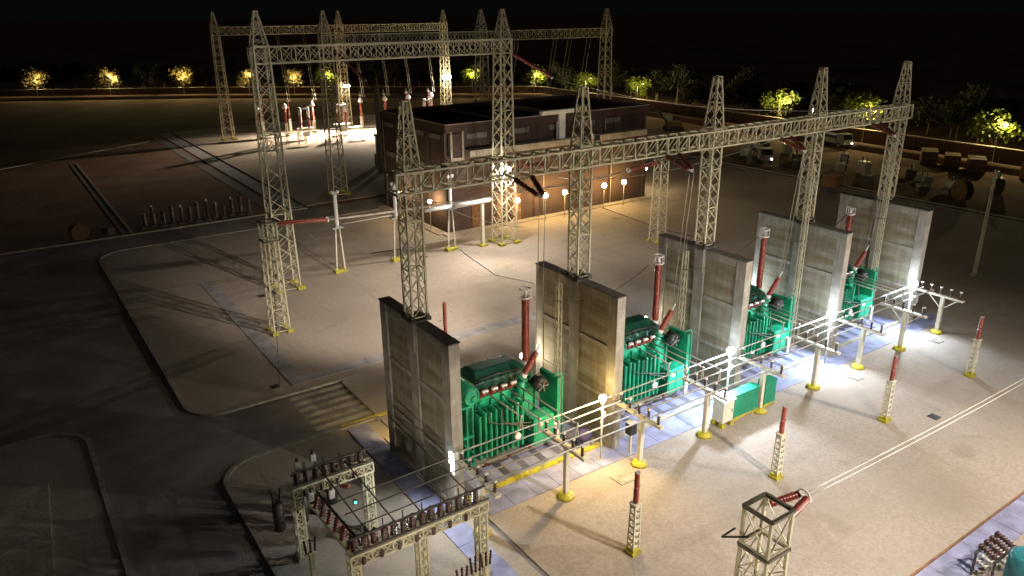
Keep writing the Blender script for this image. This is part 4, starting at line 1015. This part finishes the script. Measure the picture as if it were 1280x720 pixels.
for k in range(4): mb = MB(); mb.ins((-.8+k*.5,-.42,.7),(-.65+k*.5,.42,.8),.15,6,10,.6); mb.build('insulator', 'white', t)
struct(MB().box(28, 8.0, -.05, 33.0, 11.1, .115).build('service_apron', 'beige'))

# ------------------------------------------------------------------ left dirt field: row of stored insulators and drums
for i in range(13):
    x = 13.6 + i*1.02 + random.uniform(-.15,.15); y = 97.6 + random.uniform(-.5,.6); h = random.uniform(1.7, 2.6)
    t = thing('stored_bushing', '%s dark bushing from left in the row stored upright on dirt' % (ORD+['tenth','eleventh','twelfth','thirteenth'])[i], 'bushing', (x, y, 0), group='stored dark bushings')
    mb = MB(); mb.ins((0,0,.25),(0,0,h),.30,7,10,.6); mb.build('insulator', 'brown', t); MB().cbox(0,0,0,.75,.75,.25).build('pallet', 'darksteel', t)
    if i % 3 == 1: mb = MB(); mb.cyl((0,0,h),(0,0,h+.25),.12,None,8); mb.build('terminal', 'white', t)
def drum(x, y, r, lab, rz=.4):
    t = thing('cable_drum', lab, 'cable drum', (x, y, r), rz, 'wooden cable drums')
    for s in (-1, 1): mb = MB(); mb.cyl((0,s*.45,0),(0,s*.53,0),r,None,20); mb.build('flange', 'timber', t)
    mb = MB(); mb.cyl((0,-.45,0),(0,.45,0),r*.62,None,16); mb.build('core', 'black', t)
drum(6.6, 97.2, .95, 'wooden cable drum on dirt beside the left road', .2)
drum(9.6, 97.4, .5, 'small pale cable drum right of the larger drum on dirt', .5)
drum(105.5, 47.6, 1.4, 'large dark cable drum at the right edge of yard', 1.2)
drum(110.5, 40.5, 1.3, 'smaller dark drum right of the large drum near right edge', 1.0)

# ------------------------------------------------------------------ right hand storage area
def crate(x, y, w, d, h, lab, m='timber', rz=.5):
    t = thing('storage_crate', lab, 'crate', (x, y, 0), rz, 'storage crates right of the yard')
    MB().cbox(0,0,.15,w,d,h).build('body', m, t, .02)
    mb = MB()
    for k in range(3): a = -w/2+.08+k*(w-.16)/2; mb.box(a-.07,-d/2-.04,.15,a+.07,-d/2-.003,h+.15); mb.box(a-.07,-d/2,h+.152,a+.07,d/2,h+.19)
    mb.build('batten', m, t)
    mb = MB()
    for k in range(3): a = -w/2+.15+k*(w-.3)/2; mb.box(a-.1,-d/2,0,a+.1,d/2,.148)
    mb.build('skid', 'darksteel', t)
crate(128, 64, 4.5, 2.4, 2.0, 'leftmost large wooden crate before the perimeter wall at right')
crate(127.5, 60.0, 3.6, 2.2, 1.9, 'middle large wooden crate before perimeter wall at right')
crate(127, 56, 4.2, 2.4, 2.0, 'right large wooden crate with pale frame before perimeter wall')
crate(126, 46.0, 6, 2.4, 2.2, 'long reddish crate at the right edge before the perimeter wall', 'rust', 1.2)
crate(109.5, 86, 3, 2.2, 2.2, 'dull grey box by the parked lorry', 'greysteel')
crate(99.8, 63, 2.6, 2, 1.6, 'dull box among dark stored gear behind the far bays', 'rust', .2)
crate(103.6, 60, 1.6, 1.6, 1.5, 'small dark box right of the dull box behind far bays', 'darksteel', .3)
crate(107.6, 53.4, 1.1, 1.0, .6, 'left of two small white cases on dark ground beyond far wall', 'truckwhite', .3)
crate(107.4, 50.7, 1.1, 1.0, .6, 'right of two small white cases on dark ground beyond far wall', 'truckwhite', .3)
for i in range(16):
    x = 103 + random.uniform(-2, 10) + (i % 4)*1.5; y = 92 - i*3.0; h = random.uniform(.8, 2.0)
    t = thing('stored_apparatus', '%s dark finned apparatus from left in the storage row beyond yard' % (ORD+['tenth','eleventh','twelfth','thirteenth','fourteenth','fifteenth','sixteenth'])[i], 'apparatus', (x, y, 0), random.uniform(0,1.5), 'dark stored apparatus beyond yard')
    w = random.uniform(1.2, 2.6)
    mb = MB(); mb.cbox(0,0,.2,w,1.1,h); mb.build('body', random.choice(['darksteel', 'greysteel', 'darksteel', 'black']), t, .04)
    mb = MB()
    for k in range(5): mb.box(-w/2+.1+k*(w-.3)/4, -.75, .4, -w/2+.18+k*(w-.3)/4, -.56, h)
    mb.build('fin', 'darksteel', t)
    for k in (-1, 1): mb = MB(); mb.ins((k*w*.25,0,h+.2),(k*w*.3,0,h+.9),.14,4,8); mb.build('bushing', 'brown', t)
    mb = MB(); mb.cbox(-w*.35,0,0,.2,1.1,.198); mb.cbox(w*.35,0,0,.2,1.1,.198); mb.build('skid', 'darksteel', t)
def truck(x, y, rz, lab):
    t = thing('lorry', lab, 'lorry', (x, y, 0), rz, 'parked lorries')
    mb = MB(); mb._add([(2.6,-1.1,.7),(4.6,-1.1,.7),(4.6,1.1,.7),(2.6,1.1,.7),(2.6,-1.05,2.6),(4.1,-1.05,2.6),(4.1,1.05,2.6),(2.6,1.05,2.6),(4.55,-1.1,1.5),(4.55,1.1,1.5)],
        [(0,3,2,1),(0,1,8,5,4),(3,7,6,9,2),(1,2,9,8),(8,9,6,5),(4,5,6,7),(0,4,7,3)]); cab = mb.build('cab', 'truckwhite', t, .06)
    mb = MB(); mb._add([(4.50,-.9,1.62),(4.50,.9,1.62),(4.16,.9,2.45),(4.16,-.9,2.45)], [(0,1,2,3)]); mb.v = [(a+.03, b_, c+.01) for a, b_, c in mb.v]; mb.build('windscreen', 'glassdark', cab)
    mb = MB(); mb.box(-3.6,-1.15,.75,2.4,1.15,.95); mb.box(-3.6,-1.15,.95,-3.5,1.15,1.6); mb.box(-3.5,-1.15,.95,2.4,-1.08,1.6); mb.box(-3.5,1.08,.95,2.4,1.15,1.6); mb.build('bed', 'greysteel', t)
    for a in (-2.4, -1.2, 3.4):
        for s in (-1, 1):
            mb = MB(); mb.cyl((a, s*.85, .5),(a, s*1.12, .5),.5,None,16); w = mb.build('wheel', 'tyre', t); mb = MB(); mb.cyl((a, s*1.10, .5),(a, s*1.135, .5),.25,None,10); mb.build('rim', 'greysteel', w)
    for s in (-1, 1): mb = MB(); mb.cyl((4.6, s*.8, .95),(4.66, s*.8, .95),.17,None,10); mb.build('headlight', 'headlamp' if s > 0 else 'white', t)
    mb = MB(); mb.box(-3.3,-1.0,.96,1.8,1.0,2.1); mb.build('load', 'tarp', t, .1)
truck(108.0, 82.5, -2.2, 'pale cabbed lorry with one lamp lit beyond the yard edge')
truck(131, 84, -1.9, 'distant lorry with lit lamp beside the perimeter wall')
t = thing('excavator', 'distant digger with curved arm beyond the right end of building', 'digger', (121, 115, 0), 2.6)
mb = MB(); mb.box(-1.6,-1.3,.9,1.6,1.3,1.9); mb.build('body', 'timber', t, .1); MB().box(.3,-1.2,1.92,1.6,.1,3.2).build('cab', 'truckwhite', t, .05)
mb = MB(); mb.path([(1.4,.6,1.8),(3.2,.6,4.0),(5.4,.6,4.3),(7.0,.6,3.2),(7.2,.6,1.0)],.24,8); mb.build('arm', 'darksteel', t); mb = MB(); mb.box(6.7,.1,.2,7.7,1.1,1.1); mb.build('bucket', 'darksteel', t, .05)
for s in (-1, 1): mb = MB(); mb.box(-2.0,s*1.1-.35,0,2.0,s*1.1+.35,.88); mb.build('track', 'tyre', t, .2)

# ------------------------------------------------------------------ perimeter wall, lamps, trees
PER = [(-150, 372), (6, 284), (60, 252), (141, 190), (139, 120), (136, 53), (135, -40)]
t = thing('perimeter_wall', 'long reddish brick perimeter wall round the dark edge of the site', 'wall')
for (x0, y0), (x1, y1) in zip(PER, PER[1:]):
    d = V((x1-x0, y1-y0, 0)); L_ = d.length; rz = math.atan2(d.y, d.x)
    def P(a, c, z): return (x0+math.cos(rz)*a-math.sin(rz)*c, y0+math.sin(rz)*a+math.cos(rz)*c, z)
    mb = MB(); mb.v = []; bx = MB().box(0,-.12,-1,L_,.12,2.5); mb._add([P(*v) for v in bx.v], bx.f)
    w = mb.build('wall_run', 'brick', t)
    bx = MB().box(0,-.2,2.502,L_,.2,2.68); mb = MB(); mb._add([P(*v) for v in bx.v], bx.f); mb.build('coping', 'beige', w)
    n = int(L_/6); mb = MB()
    for k in range(n+1):
        bx = MB().box(k*L_/max(n,1)-.2,-.25,-1,k*L_/max(n,1)+.2,.25,2.49); mb._add([P(*v) for v in bx.v], bx.f)
    mb.build('pier', 'brick', t)
struct((lambda mb: (mb.path([(x-3, y-5, .0) for x, y in PER[:4]] + [(x-6, y, .0) for x, y in PER[4:]], 1.2, 4), mb.build('path', 'dirt'))[1])(MB()))

def tree_mesh(h, r, nleaf, m, seed, name='crown'):
    rnd = random.Random(seed); tr_ = MB(); limbs = []
    lean = rnd.uniform(-.12, .12)
    pts = [(0,0,0)]
    for k in range(1, 5): pts.append((lean*k*h*.12, rnd.uniform(-.1,.1)*k*.4, h*.15*k))
    for i in range(4): tr_.cyl(pts[i], pts[i+1], .20*(1-i*.18)*h/7, .20*(1-(i+1)*.18)*h/7, 7)
    tips = []
    for k in range(9):
        a = k*2.4+rnd.uniform(-.3,.3); b = V(pts[2+k % 3]); rr = r*rnd.uniform(.55, 1.0)
        e = V((b.x+rr*math.cos(a), b.y+rr*math.sin(a), h*rnd.uniform(.55, .95))); mid = (b+e)/2+V((0,0,.3))
        tr_.cyl(b, mid, .07, .05, 5); tr_.cyl(mid, e, .05, .02, 5); tips += [e, mid.lerp(e,.5)]
    tips.append(V((0,0,h*.95)))
    cr = MB(); vs = []; fs = []
    for k in range(nleaf):
        c = rnd.choice(tips); s = rnd.gauss(0, 1); q = c + V((rnd.gauss(0,r*.22), rnd.gauss(0,r*.22), rnd.gauss(0,h*.085)))
        if q.z < h*.25: q.z = h*.25+rnd.random()
        u = V((rnd.gauss(0,1),rnd.gauss(0,1),rnd.gauss(0,1))).normalized(); w = u.orthogonal().normalized(); l = rnd.uniform(.20,.42)*h/6
        o = len(vs); vs += [q-u*l, q+w*l*.5, q+u*l, q-w*l*.5]; fs.append((o,o+1,o+2,o+3))
    cr._add(vs, fs); return tr_, cr
def tree_proto(h, r, n, m, seed):
    a, c = tree_mesh(h, r, n, m, seed); t = thing('tree', 'x', 'tree', group='trees along the perimeter'); a.build('trunk', 'bark', t); c.build('crown', m, t); return t
protos = [tree_proto(6.5, 2.6, 1500, 'dryleaf', 1), tree_proto(7.2, 3.0, 1700, 'leaf', 2), tree_proto(6.0, 2.8, 1500, 'leaf', 3), tree_proto(8.0, 3.4, 1700, 'scrub', 4), tree_proto(9.5, 3.6, 1900, 'scrub', 5)]
usedp = set()
def put_tree(k, loc, rz, lab, s=1.):
    p = protos[k]
    if k not in usedp: usedp.add(k); o = p; o.location = loc; o.rotation_euler.z = rz; o['label'] = lab
    else: o = dup(p, loc, rz, lab)
    o.scale = (s, s, s); return o
LT = [(15.9, 282.8, 0, 1.2, 'first lamp-lit tree from the left at far perimeter'), (34.9, 271.5, 0, 1.15, 'second lamp-lit tree from left, yellow stems at far perimeter'), (54.3, 260.1, 0, 1.2, 'third lamp-lit tree from left with spreading yellow stems'),
      (71.1, 248.5, 0, 1.05, 'dim lamp-lit tree just right of the leftmost far tower'), (82.6, 239.7, 0, 1.05, 'dim lamp-lit tree seen between the far red posts'), (91.7, 232.8, 1, 1.0, 'yellowish tree seen behind the left pair of lit floodlights'),
      (127, 205.8, 1, 1.05, 'olive lamp-lit tree behind left part of black roof'), (142.2, 194.1, 1, 1.05, 'yellow lit tree above the middle of black roof'), (144.5, 172.5, 2, 1.1, 'lime lit tree left of the roof-end tower'),
      (143.9, 150.4, 2, 1.1, 'bright lime lit tree above the right end of building'), (142.3, 104.8, 2, 1.15, 'brightest lime lit tree right of the third wall column'),
      (141.4, 84.1, 2, 1.2, 'low lime lit tree behind the beam near far columns'), (140.3, 59.5, 1, 1.0, 'golden lit tree at the right edge above perimeter wall')]
for i, (x, y, k, sc_, lab) in enumerate(LT): put_tree(k, (x, y, 0), i*1.7, lab, sc_)
put_tree(3, (143.3, 129.5, 0), 1, 'dim pale tree between the lit trees right of the building', .9)
rnd = random.Random(5)
def along(t):
    P = [(-60, 335), (6, 300), (62, 268), (150, 204), (152, 120), (148, 50), (146, 0)]
    L_ = [math.dist(a, b_) for a, b_ in zip(P, P[1:])]; s = t*sum(L_)
    for (a, b_, l) in zip(P, P[1:], L_):
        if s <= l: return a[0]+(b_[0]-a[0])*s/l, a[1]+(b_[1]-a[1])*s/l
        s -= l
    return P[-1]
for i in range(130):
    x, y = along((i+.5)/130); x += rnd.uniform(-1, 9); y += rnd.uniform(-1, 9)
    put_tree(3 + i % 2, (x+rnd.uniform(0,6), y+rnd.uniform(0,6), 0), rnd.uniform(0, 6), 'dark shadowy tree in the unlit wood beyond perimeter wall', rnd.uniform(.6, .95))
# lamps along the perimeter
LP = [(15.6, 276.9, 1.5), (34.2, 265.9, 1.2), (53.1, 254.7, 1.2), (69.6, 243.2, .45), (80.8, 234.6, .45), (89.7, 227.8, .6), (124.2, 201.3, .5), (139.1, 189.9, .9), (139.1, 166, .8), (138.5, 144.8, 1.3), (136.9, 100.8, 1.8), (136, 80.9, 1.1), (135, 57.2, 1.5)]
lp = thing('perimeter_lamp', 'x', 'lamp post', group='lamp posts along the perimeter wall')
mb = MB(); mb.cyl((0,0,0),(0,0,6.3),.07,.05,8); mb.build('pole', 'greysteel', lp)
mb = MB(); mb.bar((0,0,6.25),(2.2,.0,6.5),.06); mb.build('arm', 'greysteel', lp); mb = MB(); mb.cbox(2.4,0,6.44,.5,.25,.12); mb.build('head', 'white', lp)
for i, (x, y, e) in enumerate(LP):
    lab = '%s perimeter lamp post counted from the left, beside its lit tree' % (ORD+['tenth','eleventh','twelfth','thirteenth'])[i]
    rz = math.radians(60) if i < 7 else 0
    if i == 0: o = lp; o.location = (x, y, 0); o.rotation_euler.z = rz; o['label'] = lab
    else: o = dup(lp, (x, y, 0), rz, lab)
    l = lamp('lamp_beam', 'POINT', (2.4, 0, 6.3), None, 1900*e, (1, .82, .34), .15, parent=o)

# ------------------------------------------------------------------ camera, world, added moon fill
f_px, pitch, yaw, roll, Hc = 947.11, .352, .969, -.008, 24.417
import_q = None
pitch, yaw, roll = 0.3520, 0.9690, -0.0080
cy, sy, cp, spn = math.cos(yaw), math.sin(yaw), math.cos(pitch), math.sin(pitch)
F = V((cy*cp, sy*cp, -spn)); R = V((sy, -cy, 0)); U = R.cross(F)
cr, sr = math.cos(roll), math.sin(roll); R2 = R*cr + U*sr; U2 = -R*sr + U*cr
cam = bpy.data.cameras.new('camera'); co = bpy.data.objects.new('camera', cam); C.objects.link(co)
co.matrix_world = Matrix(((R2.x, U2.x, -F.x, 0), (R2.y, U2.y, -F.y, 0), (R2.z, U2.z, -F.z, Hc), (0, 0, 0, 1)))
cam.sensor_width = 36; cam.lens = f_px/1280*36; cam.clip_end = 6000; cam.clip_start = .5
sc.camera = co
w = bpy.data.worlds.new('World'); sc.world = w; w.use_nodes = True; nt = w.node_tree
bg = nt.nodes['Background']; sky = nt.nodes.new('ShaderNodeTexSky'); sky.sky_type = 'NISHITA'; sky.sun_disc = False
el, az = math.radians(52), math.radians(215)
sky.dust_density = 0; sky.air_density = .6; sky.ozone_density = 4; sky.sun_elevation = el; sky.sun_rotation = az
nt.links.new(sky.outputs[0], bg.inputs[0]); bg.inputs[1].default_value = .0002
sun = bpy.data.lights.new('moon_fill', 'SUN'); sun.energy = .045; sun.angle = math.radians(12); sun.color = (1, .93, .96)  # faint moon added to lift the dark ground
so = bpy.data.objects.new('moon_fill', sun); C.objects.link(so)
sd = V((math.sin(az)*math.cos(el), math.cos(az)*math.cos(el), math.sin(el))); so.rotation_euler = sd.to_track_quat('Z', 'Y').to_euler()
vs_ = sc.view_settings; sc.display_settings.display_device = 'sRGB'
vs_.view_transform = 'Standard'; vs_.look = 'None'; vs_.exposure = 0; vs_.gamma = 1; vs_.use_curve_mapping = False
cy_ = sc.cycles; cy_.use_denoising = True; cy_.max_bounces = 5; cy_.diffuse_bounces = 3; cy_.glossy_bounces = 2; cy_.sample_clamp_indirect = 6; cy_.use_light_tree = True
